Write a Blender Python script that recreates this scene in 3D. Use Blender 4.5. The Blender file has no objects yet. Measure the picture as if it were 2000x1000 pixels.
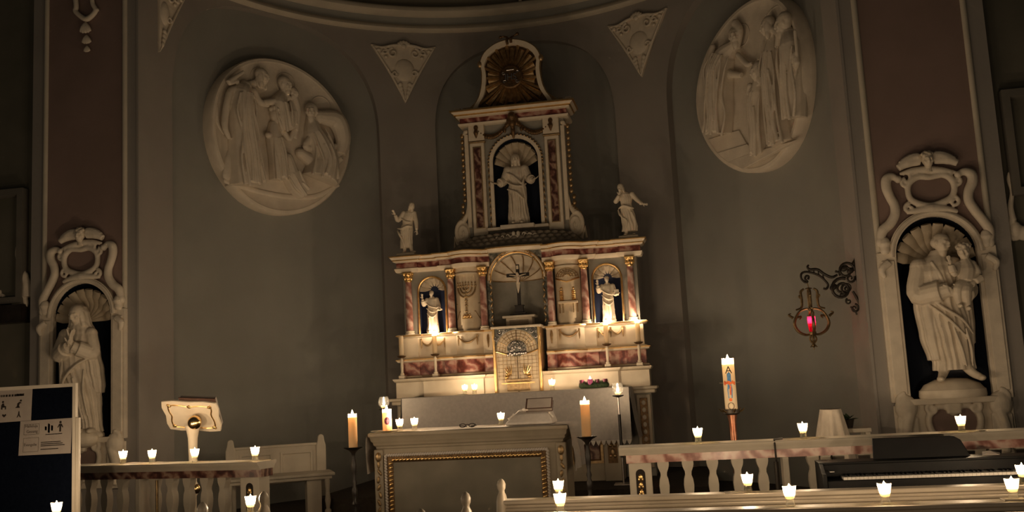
import bpy, bmesh, math, random
from math import sin, cos, pi, radians, sqrt, atan2
from mathutils import Vector, Matrix
random.seed(7)
scene = bpy.context.scene
COL = scene.collection
V3 = Vector

# ------------------------------------------------------------------ camera
FPX = 1912.4
CAM = V3((2.2, 0.0, 1.55))
YAW, PIT, ROL = radians(10.65), radians(7.55), radians(-3.01)
c_f = V3((-sin(YAW)*cos(PIT), cos(YAW)*cos(PIT), sin(PIT)))
c_r0 = V3((cos(YAW), sin(YAW), 0)); c_u0 = c_r0.cross(c_f)
c_r = cos(ROL)*c_r0 + sin(ROL)*c_u0
c_u = -sin(ROL)*c_r0 + cos(ROL)*c_u0
cam = bpy.data.cameras.new('camera'); camo = bpy.data.objects.new('camera', cam); COL.objects.link(camo)
cam.sensor_width = 36; cam.lens = FPX/2000*36; cam.clip_end = 200
camo.matrix_world = Matrix(((c_r.x, c_u.x, -c_f.x, CAM.x), (c_r.y, c_u.y, -c_f.y, CAM.y), (c_r.z, c_u.z, -c_f.z, CAM.z), (0, 0, 0, 1)))
scene.camera = camo
# ------------------------------------------------------------------ world, exposure, nave light
vs = scene.view_settings
scene.display_settings.display_device = 'sRGB'
vs.view_transform = 'Standard'; vs.look = 'None'; vs.gamma = 1; vs.use_curve_mapping = False; vs.exposure = 0.60
world = bpy.data.worlds.new('world'); scene.world = world; world.use_nodes = True
bg = world.node_tree.nodes['Background']
bg.inputs[0].default_value = (0.75, 0.68, 0.55, 1); bg.inputs[1].default_value = 0.012
FLAME_COL = (1.0, 0.73, 0.47)
def point_light(name, loc, watts, col=FLAME_COL, radius=0.02, parent=None):
    l = bpy.data.lights.new(name, 'POINT'); l.energy = watts; l.color = col; l.shadow_soft_size = radius
    o = bpy.data.objects.new(name, l); COL.objects.link(o); o.location = loc
    if parent: o.parent = parent
    return o
# candles burning on the pews of the nave behind the camera
for (x, y, z) in [(-3.4, 1.5, 1.0), (-1.6, 3.2, 1.0), (4.4, 2.2, 1.0), (-4.6, 4.6, 1.0), (1.2, -1.5, 1.1), (4.6, -2.0, 1.1), (-2.6, -2.4, 1.1)]:
    point_light('nave_candle_light', (x, y, z), 15, radius=0.15)
try: scene.cycles.use_denoising = True
except Exception: pass

# ------------------------------------------------------------------ pixel -> place
def ray(px, py): return FPX*c_f + (px-1000)*c_r - (py-500)*c_u
def atY(px, py, Y): d = ray(px, py); return CAM + d*((Y-CAM.y)/d.y)
def atZ(px, py, Z): d = ray(px, py); return CAM + d*((Z-CAM.z)/d.z)
def atX(px, py, X): d = ray(px, py); return CAM + d*((X-CAM.x)/d.x)
RA, YC = 3.73, 9.6            # apse radius and centre
def atApse(px, py, R=RA):
    d = ray(px, py); ox, oy = CAM.x, CAM.y-YC
    a = d.x**2+d.y**2; b = 2*(ox*d.x+oy*d.y); c = ox*ox+oy*oy-R*R
    t = (-b+sqrt(b*b-4*a*c))/(2*a); return CAM+d*t
# ------------------------------------------------------------------ mesh builder: u right, v up, w towards the viewer
def flat(x=0, y=0, z=0, s=1, rz=0, mir=False):
    c, sn = cos(rz), sin(rz); m = -1 if mir else 1
    def f(u, v, w):
        u *= s*m; v *= s; w *= s
        return (x+u*c+w*sn, y+u*sn-w*c, z+v)
    f.mir = mir
    return f
def wrap(th0, z0, R=RA, s=1):
    def f(u, v, w):
        a = th0+u*s/R; r = R-w*s
        return (r*sin(a), YC+r*cos(a), z0+v*s)
    f.mir = False
    return f
IDT = flat()
class MB:
    def __init__(s, tf=None): s.v = []; s.f = []; s.tf = tf or IDT
    def add(s, vs, fs):
        o = len(s.v); mir = getattr(s.tf, 'mir', False)
        s.v += [s.tf(*p) for p in vs]
        s.f += [tuple(o+i for i in (reversed(q) if mir else q)) for q in fs]
        return s
    def box(s, u0, u1, v0, v1, w0, w1):
        vs = [(u, v, w) for u in (u0, u1) for v in (v0, v1) for w in (w0, w1)]
        return s.add(vs, [(0, 1, 3, 2), (4, 6, 7, 5), (0, 4, 5, 1), (2, 3, 7, 6), (0, 2, 6, 4), (1, 5, 7, 3)])
    def loft(s, rings, cap=True, closed=True):
        n = len(rings[0]); vs = [p for r in rings for p in r]; fs = []
        for i in range(len(rings)-1):
            for k in range(n if closed else n-1):
                k2 = (k+1) % n
                fs.append((i*n+k, i*n+k2, (i+1)*n+k2, (i+1)*n+k))
        if cap and closed:
            fs.append(tuple(range(n))[::-1]); b = (len(rings)-1)*n; fs.append(tuple(range(b, b+n)))
        return s.add(vs, fs)
    def lathe(s, prof, u=0, v=0, w=0, n=20, su=1, sw=1):
        rings = []
        for r, h in prof:
            r = max(r, 1e-4)
            rings.append([(u+su*r*cos(2*pi*k/n), v+h, w-sw*r*sin(2*pi*k/n)) for k in range(n)])
        return s.loft(rings)
    def ell(s, c, r, nu=14, nv=9, M=None):
        vs = []; fs = []
        for j in range(nv+1):
            ph = pi*j/nv-pi/2; ph = max(min(ph, pi/2-1e-3), -pi/2+1e-3)
            for k in range(nu):
                a = 2*pi*k/nu
                p = V3((r[0]*cos(ph)*cos(a), r[1]*sin(ph), -r[2]*cos(ph)*sin(a)))
                if M is not None: p = M @ p
                vs.append((c[0]+p.x, c[1]+p.y, c[2]+p.z))
        for j in range(nv):
            for k in range(nu):
                k2 = (k+1) % nu; fs.append((j*nu+k, j*nu+k2, (j+1)*nu+k2, (j+1)*nu+k))
        fs.append(tuple(range(nu))[::-1]); b = nv*nu; fs.append(tuple(range(b, b+nu)))
        return s.add(vs, fs)
    def tube(s, pts, rad, n=8, sub=0, closed=False, flatw=1.0):
        P = [V3(p) for p in pts]; R = list(rad) if hasattr(rad, '__len__') else [rad]*len(P)
        if sub: P, R = smooth_path(P, R, sub, closed)
        m = len(P); rings = []; ref = None
        for i in range(m):
            if closed: t = P[(i+1) % m]-P[(i-1) % m]
            else: t = P[min(i+1, m-1)]-P[max(i-1, 0)]
            if t.length < 1e-9: t = V3((0, 1, 0))
            t.normalize()
            if ref is None:
                ref = V3((0, 0, 1)) if abs(t.z) < .9 else V3((1, 0, 0))
            a = ref-t*ref.dot(t)
            if a.length < 1e-6: a = t.orthogonal()
            a.normalize(); b = t.cross(a); ref = a
            rings.append([tuple(P[i]+R[i]*(cos(2*pi*k/n)*a*flatw+sin(2*pi*k/n)*b)) for k in range(n)])
        if closed: rings.append(rings[0])
        return s.loft(rings, cap=not closed)
    def extr(s, out, w0, w1, ins=0.0):
        n = len(out); A = sum(out[i][0]*out[(i+1) % n][1]-out[(i+1) % n][0]*out[i][1] for i in range(n))
        if A < 0: out = out[::-1]
        vs = [(u, v, w0) for u, v in out]+[(u, v, w1) for u, v in out]
        fs = [tuple(range(n))[::-1], tuple(range(n, 2*n))]
        fs += [(i, (i+1) % n, n+(i+1) % n, n+i) for i in range(n)]
        return s.add(vs, fs)
    def band(s, A, B, w0, w1, closed=False):
        # solid strip between polylines A and B
        rings = [[(a[0], a[1], w0), (a[0], a[1], w1), (b[0], b[1], w1), (b[0], b[1], w0)] for a, b in zip(A, B)]
        if closed: rings.append(rings[0])
        return s.loft(rings, cap=not closed)
    def sweep(s, path, prof, up=(0, 1, 0), closed=False):
        # prof: (out, up) pairs; out = tangent x up
        P = [V3(p) for p in path]; up = V3(up); m = len(P); rings = []
        for i in range(m):
            a = P[(i-1) % m] if (closed or i > 0) else None
            b = P[(i+1) % m] if (closed or i < m-1) else None
            ns = []
            if a is not None: ns.append((P[i]-a).normalized().cross(up))
            if b is not None: ns.append((b-P[i]).normalized().cross(up))
            nn = sum(ns, V3())
            nn.normalize(); k = 1/max(nn.dot(ns[0].normalized()), .35)
            rings.append([tuple(P[i]+nn*(o*k)+up*h) for o, h in prof])
        if closed: rings.append(rings[0])
        n = len(prof); vs = [p for r in rings for p in r]; fs = []
        for i in range(len(rings)-1):
            for k in range(n):
                k2 = (k+1) % n; fs.append((i*n+k, (i+1)*n+k, (i+1)*n+k2, i*n+k2))
        if not closed:
            fs.append(tuple(range(n))); b = (len(rings)-1)*n; fs.append(tuple(range(b, b+n))[::-1])
        return s.add(vs, fs)
    def build(s, name, mat, parent=None, smooth=38, voxel=0, sm=2, bevel=0, mesh_only=False):
        me = bpy.data.meshes.new(name); me.from_pydata(s.v, [], s.f); me.validate()
        bm = bmesh.new(); bm.from_mesh(me); bmesh.ops.recalc_face_normals(bm, faces=bm.faces); bm.to_mesh(me); bm.free(); me.update()
        if smooth:
            for p in me.polygons: p.use_smooth = True
            me.set_sharp_from_angle(angle=radians(smooth))
        me.materials.append(M[mat])
        if mesh_only: return me
        o = bpy.data.objects.new(name, me); COL.objects.link(o)
        if voxel:
            r = o.modifiers.new('remesh', 'REMESH'); r.mode = 'VOXEL'; r.voxel_size = voxel; r.use_smooth_shade = True
            q = o.modifiers.new('smooth', 'SMOOTH'); q.factor = .5; q.iterations = sm
        if bevel:
            b = o.modifiers.new('bevel', 'BEVEL'); b.width = bevel; b.segments = 2; b.limit_method = 'ANGLE'; b.angle_limit = radians(40)
        if parent is not None: attach(o, parent)
        return o
def attach(o, parent):
    o.parent = parent
    p = parent; T = Matrix.Identity(4)
    while p is not None:
        T = p.matrix_basis.copy() @ T if p.parent is None else p.matrix_parent_inverse @ p.matrix_basis @ T
        p = p.parent
    o.matrix_parent_inverse = T.inverted()
def smooth_path(P, R, sub, closed=False):
    m = len(P); Q = []; S = []
    segs = m if closed else m-1
    for i in range(segs):
        p0 = P[(i-1) % m] if (closed or i > 0) else P[i]*2-P[i+1]
        p1 = P[i]; p2 = P[(i+1) % m]
        p3 = P[(i+2) % m] if (closed or i+2 < m) else p2*2-p1
        for k in range(sub):
            t = k/sub
            Q.append(.5*((2*p1)+(-p0+p2)*t+(2*p0-5*p1+4*p2-p3)*t*t+(-p0+3*p1-3*p2+p3)*t**3))
            S.append(R[i]*(1-t)+R[(i+1) % m]*t)
    if not closed: Q.append(P[-1]); S.append(R[-1])
    return Q, S
def cr(pts, sub, closed=False):
    Q, _ = smooth_path([V3((p[0], p[1], 0)) for p in pts], [0]*len(pts), sub, closed); return [(q.x, q.y) for q in Q]
def arc(cu, cv, r, a0, a1, n, rv=None):
    rv = r if rv is None else rv
    return [(cu+r*cos(a0+(a1-a0)*i/n), cv+rv*sin(a0+(a1-a0)*i/n)) for i in range(n+1)]
def offs(path, d):
    # offset a 2-D polyline to its left
    out = []; m = len(path)
    for i in range(m):
        a = path[max(i-1, 0)]; b = path[min(i+1, m-1)]
        tx, ty = b[0]-a[0], b[1]-a[1]; l = sqrt(tx*tx+ty*ty) or 1
        dd = d[i] if hasattr(d, '__len__') else d
        out.append((path[i][0]-ty/l*dd, path[i][1]+tx/l*dd))
    return out
def tag(o, label=None, cat=None, group=None, kind=None):
    if label: o['label'] = label
    if cat: o['category'] = cat
    if group: o['group'] = group
    if kind: o['kind'] = kind
    return o
def thing(name, label, cat, loc=(0, 0, 0), group=None):
    o = bpy.data.objects.new(name, None); COL.objects.link(o); o.location = loc; o.empty_display_size = .05
    return tag(o, label, cat, group)
def struct(o, label=None): o['kind'] = 'structure'; return (tag(o, label) if label else o)
def copy_tree(o, loc, label=None, group=None, rz=0):
    c = o.copy(); COL.objects.link(c); c.location = loc; c.rotation_euler.z = rz
    if label: c['label'] = label
    if group: c['group'] = group
    for ch in list(o.children):
        d = ch.copy(); COL.objects.link(d); d.parent = c
        for g in list(ch.children):
            e = g.copy(); COL.objects.link(e); e.parent = d
    return c
def shared(name, me, parent, loc, rz=0, scale=None):
    # another object with the same mesh, local to its parent
    o = bpy.data.objects.new(name, me); COL.objects.link(o); o.parent = parent; o.location = loc; o.rotation_euler.z = rz
    if scale: o.scale = scale
    return o

# ------------------------------------------------------------------ materials
M = {}
def mat(name, c1, c2=None, rough=.7, metal=0, scale=8, bump=0, detail=4, spec=.3, bscale=None):
    m = bpy.data.materials.new(name); m.use_nodes = True; nt = m.node_tree; b = nt.nodes['Principled BSDF']
    b.inputs['Roughness'].default_value = rough; b.inputs['Metallic'].default_value = metal
    b.inputs['Specular IOR Level'].default_value = spec
    tc = nt.nodes.new('ShaderNodeTexCoord')
    if c2 is None: b.inputs['Base Color'].default_value = (*c1, 1)
    else:
        n = nt.nodes.new('ShaderNodeTexNoise'); n.inputs['Scale'].default_value = scale; n.inputs['Detail'].default_value = detail
        r = nt.nodes.new('ShaderNodeValToRGB'); r.color_ramp.elements[0].position = .35; r.color_ramp.elements[1].position = .65
        r.color_ramp.elements[0].color = (*c1, 1); r.color_ramp.elements[1].color = (*c2, 1)
        nt.links.new(tc.outputs['Object'], n.inputs['Vector']); nt.links.new(n.outputs['Fac'], r.inputs['Fac']); nt.links.new(r.outputs['Color'], b.inputs['Base Color'])
    if bump:
        n2 = nt.nodes.new('ShaderNodeTexNoise'); n2.inputs['Scale'].default_value = bscale or scale*6; n2.inputs['Detail'].default_value = 3
        bp = nt.nodes.new('ShaderNodeBump'); bp.inputs['Strength'].default_value = bump; bp.inputs['Distance'].default_value = .01
        nt.links.new(tc.outputs['Object'], n2.inputs['Vector']); nt.links.new(n2.outputs['Fac'], bp.inputs['Height']); nt.links.new(bp.outputs['Normal'], b.inputs['Normal'])
    M[name] = m; return m
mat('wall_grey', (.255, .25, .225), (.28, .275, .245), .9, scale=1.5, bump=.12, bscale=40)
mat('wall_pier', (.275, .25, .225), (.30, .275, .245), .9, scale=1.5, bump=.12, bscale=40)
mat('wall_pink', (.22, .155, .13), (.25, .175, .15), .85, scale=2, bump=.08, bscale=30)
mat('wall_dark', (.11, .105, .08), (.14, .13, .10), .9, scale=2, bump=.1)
mat('dome', (.20, .185, .15), (.23, .21, .165), .9, scale=1.5, bump=.1)
mat('trim', (.50, .45, .36), (.56, .50, .40), .6, scale=5)
mat('stucco', (.62, .545, .44), (.71, .625, .50), .65, scale=9, bump=.12, bscale=60)
mat('relief', (.60, .53, .43), (.68, .60, .49), .75, scale=6, bump=.15, bscale=50)
mat('statue', (.58, .50, .39), (.70, .61, .48), .55, scale=7, bump=.1, bscale=70)
mat('emblem_rose', (.30, .08, .12), None, .6)
mat('frame_dark', (.13, .12, .10), (.16, .145, .12), .7, scale=4)
mat('shell', (.40, .33, .235), (.48, .40, .29), .6, scale=8)
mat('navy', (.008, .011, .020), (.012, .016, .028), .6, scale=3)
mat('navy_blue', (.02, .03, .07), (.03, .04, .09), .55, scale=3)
mat('cream', (.66, .56, .42), (.74, .64, .49), .45, scale=5, spec=.4)
mat('ivory', (.70, .60, .46), (.78, .68, .53), .5, scale=8, bump=.06, bscale=60)
mat('altar_grey', (.27, .26, .22), (.31, .29, .25), .6, scale=5)
mat('gold', (.83, .52, .20), (.95, .66, .30), .32, metal=1, scale=20, bump=.1, bscale=90)
mat('old_gold', (.38, .26, .135), (.56, .40, .22), .42, metal=.9, scale=25, bump=.2, bscale=90)
mat('dark_gilt', (.10, .06, .03), (.20, .12, .055), .45, metal=.7, scale=30, bump=.2, bscale=80)
mat('brass', (.80, .55, .25), (.90, .65, .32), .22, metal=1, scale=10)
mat('silver', (.55, .50, .48), (.75, .70, .66), .28, metal=1, scale=15)
mat('iron', (.022, .018, .014), (.04, .032, .024), .5, metal=.6, scale=20, spec=.5)
mat('iron_gilt', (.12, .08, .04), (.26, .18, .09), .42, metal=.8, scale=18)
mat('black_wood', (.018, .014, .011), (.03, .023, .018), .35, scale=10, spec=.5)
mat('piano_black', (.008, .008, .008), (.011, .011, .011), .5, scale=5, spec=.15)
mat('key_white', (.62, .58, .52), None, .4)
mat('pew_paint', (.40, .34, .26), (.47, .40, .31), .42, scale=6, spec=.45)
mat('bench_paint', (.46, .41, .33), (.53, .47, .38), .55, scale=6)
mat('table_paint', (.40, .34, .25), (.47, .40, .30), .5, scale=5)
mat('table_panel', (.21, .19, .15), (.26, .235, .185), .7, scale=4)
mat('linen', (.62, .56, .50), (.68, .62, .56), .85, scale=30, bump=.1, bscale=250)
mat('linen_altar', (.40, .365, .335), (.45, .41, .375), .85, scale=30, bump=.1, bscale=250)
mat('copper', (.36, .15, .09), (.50, .24, .15), .3, metal=1, scale=14)
mat('lace', (.60, .55, .49), (.70, .64, .57), .85, scale=60, bump=.2, bscale=200)
mat('paper', (.36, .31, .27), (.40, .35, .30), .8, scale=10)
mat('print_area', (.14, .115, .095), (.16, .13, .11), .8, scale=20)
mat('ink', (.02, .014, .01), None, .8)
mat('ink_faded', (.05, .035, .025), None, .8)
mat('board_blue', (.0035, .005, .010), (.005, .007, .013), 1, scale=40, spec=0)
mat('board_frame', (.62, .55, .44), (.68, .60, .48), .4, scale=8)
mat('book_cover', (.06, .03, .02), (.09, .045, .03), .5, scale=12)
mat('carpet', (.035, .028, .022), (.05, .04, .03), .95, scale=30)
mat('floor_stone', (.06, .055, .045), (.09, .08, .065), .6, scale=3)
mat('leaf_dark', (.03, .05, .025), (.06, .09, .04), .7, scale=40)
mat('plum', (.06, .006, .02), (.11, .01, .035), .5, scale=12)
mat('pink_wax', (.70, .16, .40), None, .5)
mat('emblem_red', (.07, .008, .02), (.12, .015, .035), .6, scale=60)
mat('emblem_blue', (.05, .16, .35), (.09, .24, .45), .6, scale=50)
mat('emblem_red2', (.55, .08, .03), (.75, .20, .05), .6, scale=40)
mat('omega_grey', (.18, .13, .09), None, .6)
mat('relief_cream', (.62, .50, .34), (.70, .58, .41), .45, scale=10, bump=.08, bscale=60)
mat('scale_roof', (.20, .17, .13), (.30, .25, .19), .6, scale=25, bump=.2, bscale=60)
mat('drape', (.58, .50, .41), (.64, .56, .46), .9, scale=20, bump=.15, bscale=60)
def marble(name, cols, scale, dist):
    m = bpy.data.materials.new(name); m.use_nodes = True; nt = m.node_tree; b = nt.nodes['Principled BSDF']
    b.inputs['Roughness'].default_value = .3; b.inputs['Specular IOR Level'].default_value = .5
    tc = nt.nodes.new('ShaderNodeTexCoord'); w = nt.nodes.new('ShaderNodeTexWave')
    w.wave_type = 'BANDS'; w.bands_direction = 'DIAGONAL'; w.inputs['Scale'].default_value = scale; w.inputs['Distortion'].default_value = dist
    w.inputs['Detail'].default_value = 4; w.inputs['Detail Scale'].default_value = 1.6
    r = nt.nodes.new('ShaderNodeValToRGB'); e = r.color_ramp.elements
    e[0].position = 0; e[0].color = (*cols[0], 1); e[1].position = 1; e[1].color = (*cols[-1], 1)
    for i, c in enumerate(cols[1:-1]):
        q = e.new((i+1)/(len(cols)-1)); q.color = (*c, 1)
    nt.links.new(tc.outputs['Object'], w.inputs['Vector']); nt.links.new(w.outputs['Fac'], r.inputs['Fac']); nt.links.new(r.outputs['Color'], b.inputs['Base Color'])
    M[name] = m
marble('marble_red', [(.13, .035, .028), (.25, .075, .055), (.34, .13, .10), (.50, .31, .24)], 2.2, 14)
marble('marble_pink', [(.26, .11, .085), (.40, .20, .16), (.50, .30, .24), (.62, .46, .38)], 2.6, 12)
marble('marble_brown', [(.06, .025, .02), (.14, .06, .045), (.20, .10, .07), (.34, .23, .17)], 3.0, 13)
marble('marble_grey', [(.06, .065, .055), (.16, .16, .13), (.10, .10, .085), (.34, .32, .27)], 3.0, 15)
def special():
    # wax: diffuse + translucent, so that the flame inside makes the rim glow
    def wax(name, col, tr):
        m = bpy.data.materials.new(name); m.use_nodes = True; nt = m.node_tree; nt.nodes.clear()
        o = nt.nodes.new('ShaderNodeOutputMaterial'); d = nt.nodes.new('ShaderNodeBsdfDiffuse'); t = nt.nodes.new('ShaderNodeBsdfTranslucent'); x = nt.nodes.new('ShaderNodeMixShader')
        n = nt.nodes.new('ShaderNodeTexNoise'); n.inputs['Scale'].default_value = 25
        r = nt.nodes.new('ShaderNodeValToRGB'); r.color_ramp.elements[0].color = (*[c*.92 for c in col], 1); r.color_ramp.elements[1].color = (*col, 1)
        nt.links.new(n.outputs['Fac'], r.inputs['Fac'])
        nt.links.new(r.outputs[0], d.inputs[0]); nt.links.new(r.outputs[0], t.inputs[0]); x.inputs[0].default_value = tr
        nt.links.new(d.outputs[0], x.inputs[1]); nt.links.new(t.outputs[0], x.inputs[2]); nt.links.new(x.outputs[0], o.inputs[0]); M[name] = m
    wax('wax', (.90, .82, .62), .6); wax('wax_pillar', (.86, .64, .38), .35); wax('wax_ivory', (.82, .70, .50), .35)
    wax('red_glass', (.55, .01, .06), .5)
    # glass: mostly lets light straight through
    for gname, gfac in (('glass', .10), ('glass_clear', .025)):
        m = bpy.data.materials.new(gname); m.use_nodes = True; nt = m.node_tree; nt.nodes.clear()
        o = nt.nodes.new('ShaderNodeOutputMaterial'); t = nt.nodes.new('ShaderNodeBsdfTransparent'); g = nt.nodes.new('ShaderNodeBsdfGlossy'); x = nt.nodes.new('ShaderNodeMixShader')
        lw = nt.nodes.new('ShaderNodeLayerWeight'); lw.inputs[0].default_value = .28
        t.inputs[0].default_value = (.93, .93, .90, 1); g.inputs['Roughness'].default_value = .06; g.inputs[0].default_value = (.9, .9, .88, 1)
        tl = nt.nodes.new('ShaderNodeBsdfTranslucent'); tl.inputs[0].default_value = (.9, .88, .8, 1); y = nt.nodes.new('ShaderNodeMixShader'); y.inputs[0].default_value = gfac
        nt.links.new(t.outputs[0], y.inputs[1]); nt.links.new(tl.outputs[0], y.inputs[2])
        nt.links.new(lw.outputs['Facing'], x.inputs[0]); nt.links.new(y.outputs[0], x.inputs[1]); nt.links.new(g.outputs[0], x.inputs[2]); nt.links.new(x.outputs[0], o.inputs[0]); M[gname] = m
    # flame: glows and does not block light
    def flame(name, col, k):
        m = bpy.data.materials.new(name); m.use_nodes = True; nt = m.node_tree; nt.nodes.clear()
        o = nt.nodes.new('ShaderNodeOutputMaterial'); e = nt.nodes.new('ShaderNodeEmission'); t = nt.nodes.new('ShaderNodeBsdfTransparent'); a = nt.nodes.new('ShaderNodeAddShader')
        e.inputs[0].default_value = (*col, 1); e.inputs[1].default_value = k
        nt.links.new(e.outputs[0], a.inputs[0]); nt.links.new(t.outputs[0], a.inputs[1]); nt.links.new(a.outputs[0], o.inputs[0])
        try: m.cycles.emission_sampling = 'NONE'
        except Exception: pass
        M[name] = m
    flame('flame', (1, .80, .45), 9)
special()
# ================================================================== THE SETTING
SAN = .25      # sanctuary floor
PRE = .42      # platform of the high altar
struct(MB().box(-9, 9, -.1, 0, -8.1, 5).build('floor', 'floor_stone', smooth=0))
struct(MB().box(-7, 7, 0, SAN, -13.9, -7.3).build('floor_sanctuary', 'carpet', smooth=0))
struct(MB().box(-2.2, 2.2, SAN, PRE, -13.2, -10.55).build('floor_predella', 'carpet', smooth=0, bevel=.01))
# recess back of the apse
def apse_grid(R, a0, a1, z0, z1, n=60):
    m = MB(); rings = []
    for i in range(n+1):
        a = a0+(a1-a0)*i/n; rings.append([(R*sin(a), z0, -(YC+R*cos(a))), (R*sin(a), z1, -(YC+R*cos(a)))])
    m.loft(rings, cap=False, closed=False); return m
struct(apse_grid(RA+.13, -pi/2, pi/2, 0, 7.0).build('wall_recess', 'wall_grey', smooth=60))
# front skin of the apse with three arched openings
def superarch(t, e=2.4): return max(0, 1-abs(t)**e)**(1/e)
OPEN = [(radians(-80.5), radians(-32.2), 5.05, 1.57), (radians(-20), radians(20), 5.12, 1.30), (radians(32.2), radians(80.5), 5.05, 1.57)]
def apse_skin():
    m = MB(wrap(0, 0)); top = 6.95
    edges = [-pi/2]
    for o in OPEN: edges += [o[0], o[1]]
    edges.append(pi/2)
    for i in range(len(edges)-1):
        a0, a1 = edges[i], edges[i+1]; n = 8 if i % 2 == 0 else 40
        rings = []; reveal = []
        for k in range(n+1):
            if i % 2: t = -cos(pi*k/n); a = (a0+a1)/2+(a1-a0)/2*t
            else: a = a0+(a1-a0)*k/n
            zb = 0
            if i % 2:
                o = OPEN[i//2]; zb = o[2]+o[3]*superarch(t); reveal.append((a*RA, zb))
            rings.append([(a*RA, zb, 0), (a*RA, top, 0)])
        m.loft(rings, cap=False, closed=False)
        if i % 2:
            reveal = [(a0*RA, 0)]+reveal+[(a1*RA, 0)]
            m.loft([[(u, v, 0), (u, v, -.135)] for u, v in reveal], cap=False, closed=False)
    return m
struct(apse_skin().build('wall_apse', 'wall_pier', smooth=30))
# ring cornice and half dome
ringp = [(RA*sin(a), 0, -(YC+RA*cos(a))) for a in [(-90+180*i/72)*pi/180 for i in range(73)]]
for nm, prof in (('trim_1', [(-.1, 6.63), (.05, 6.63), (.085, 6.665), (.075, 6.705), (.045, 6.72), (.03, 6.74), (-.1, 6.74)]),
                 ('trim_2', [(-.1, 6.84), (.05, 6.84), (.10, 6.86), (.155, 6.90), (.155, 6.95), (.12, 6.98), (-.1, 6.99)])):
    struct(MB().sweep(ringp, prof).build(nm, 'trim', smooth=50))
struct(MB().sweep(ringp, [(-.1, 6.74), (.03, 6.74), (.03, 6.80), (.05, 6.84), (-.1, 6.84)]).build('trim_3', 'wall_grey', smooth=50))
dm = MB(); rings = []
for j in range(17):
    ph = (pi/2)*j/16; r = (RA+.02)*cos(ph); h = 6.97+(RA+.02)*.9*sin(ph)
    rings.append([(r*sin(a), h, -(YC+r*cos(a))) for a in [(-90+180*i/48)*pi/180 for i in range(49)]])
dm.loft(rings, cap=False, closed=False)
struct(dm.build('ceiling', 'dome', smooth=60))
# pier walls either side of the apse, each with an arched niche hole
NCX, NHW, NB, NS = 4.385, .355, 1.235, 2.55
def pier(side, name):
    m = MB(flat(0, YC, 0, mir=side < 0)); u0, u1, top = RA, 5.05, 9.0
    m.loft([[(u0, 0, 0), (u0, top, 0)], [(NCX-NHW, 0, 0), (NCX-NHW, top, 0)]], False, False)
    m.loft([[(NCX+NHW, 0, 0), (NCX+NHW, top, 0)], [(u1, 0, 0), (u1, top, 0)], [(u1, 0, -.4), (u1, top, -.4)]], False, False)
    m.loft([[(NCX-NHW, 0, 0), (NCX-NHW, NB, 0)], [(NCX+NHW, 0, 0), (NCX+NHW, NB, 0)]], False, False)
    a = arc(NCX, NS, NHW, pi, 0, 24)
    m.loft([[(u, v, 0), (u, top, 0)] for u, v in a], False, False)
    struct(m.build(name, 'wall_pier', smooth=30))
    # pink panel proud of the wall
    m = MB(flat(0, YC-.005, 0, mir=side < 0)); p0, p1 = 3.90, 4.87
    m.loft([[(p0, .8, .0), (p0, 9, .0)], [(NCX-NHW, .8, .0), (NCX-NHW, 9, .0)]], False, False)
    m.loft([[(NCX+NHW, .8, .0), (NCX+NHW, 9, .0)], [(p1, .8, .0), (p1, 9, .0)]], False, False)
    m.loft([[(NCX-NHW, .8, .0), (NCX-NHW, NB, .0)], [(NCX+NHW, .8, .0), (NCX+NHW, NB, .0)]], False, False)
    m.loft([[(u, v, 0), (u, 9, 0)] for u, v in a], False, False)
    struct(m.build('wall_panel_'+name[5:], 'wall_pink', smooth=30))
    # white bead mouldings bounding the panel
    for k, uu in enumerate((3.895, 4.875)):
        m = MB(flat(0, YC, 0, mir=side < 0))
        m.sweep([(uu, 2.6, 0), (uu, 9, 0)], [(-.028, -.01), (-.028, .012), (-.012, .03), (.012, .03), (.028, .012), (.028, -.01)], up=(0, 0, 1))
        struct(m.build('trim_%d' % (4+k+(2 if side < 0 else 0)), 'trim', smooth=50))
    # darker wall running on beyond the pier
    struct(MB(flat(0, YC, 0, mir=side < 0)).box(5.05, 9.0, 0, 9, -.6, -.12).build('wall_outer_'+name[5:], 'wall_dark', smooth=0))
    struct(MB(flat(0, YC, 0, mir=side < 0)).box(RA-.005, RA+.02, .25, 6.6, -.02, .012).build('trim_%d' % (8+(1 if side < 0 else 0)), 'wall_pier', smooth=0))
    # niche interior
    m = MB(flat(0, YC, 0, mir=side < 0)); D = .30
    plan = [(NCX+NHW*cos(t), -D*sin(t)) for t in [pi-pi*i/24 for i in range(25)]]
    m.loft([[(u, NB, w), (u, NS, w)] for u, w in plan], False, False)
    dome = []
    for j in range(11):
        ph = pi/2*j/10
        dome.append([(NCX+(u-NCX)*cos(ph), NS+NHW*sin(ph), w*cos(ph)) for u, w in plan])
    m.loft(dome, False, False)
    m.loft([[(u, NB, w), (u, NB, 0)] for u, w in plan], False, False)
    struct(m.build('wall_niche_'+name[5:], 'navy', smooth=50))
pier(1, 'wall_right'); pier(-1, 'wall_left')
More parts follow.
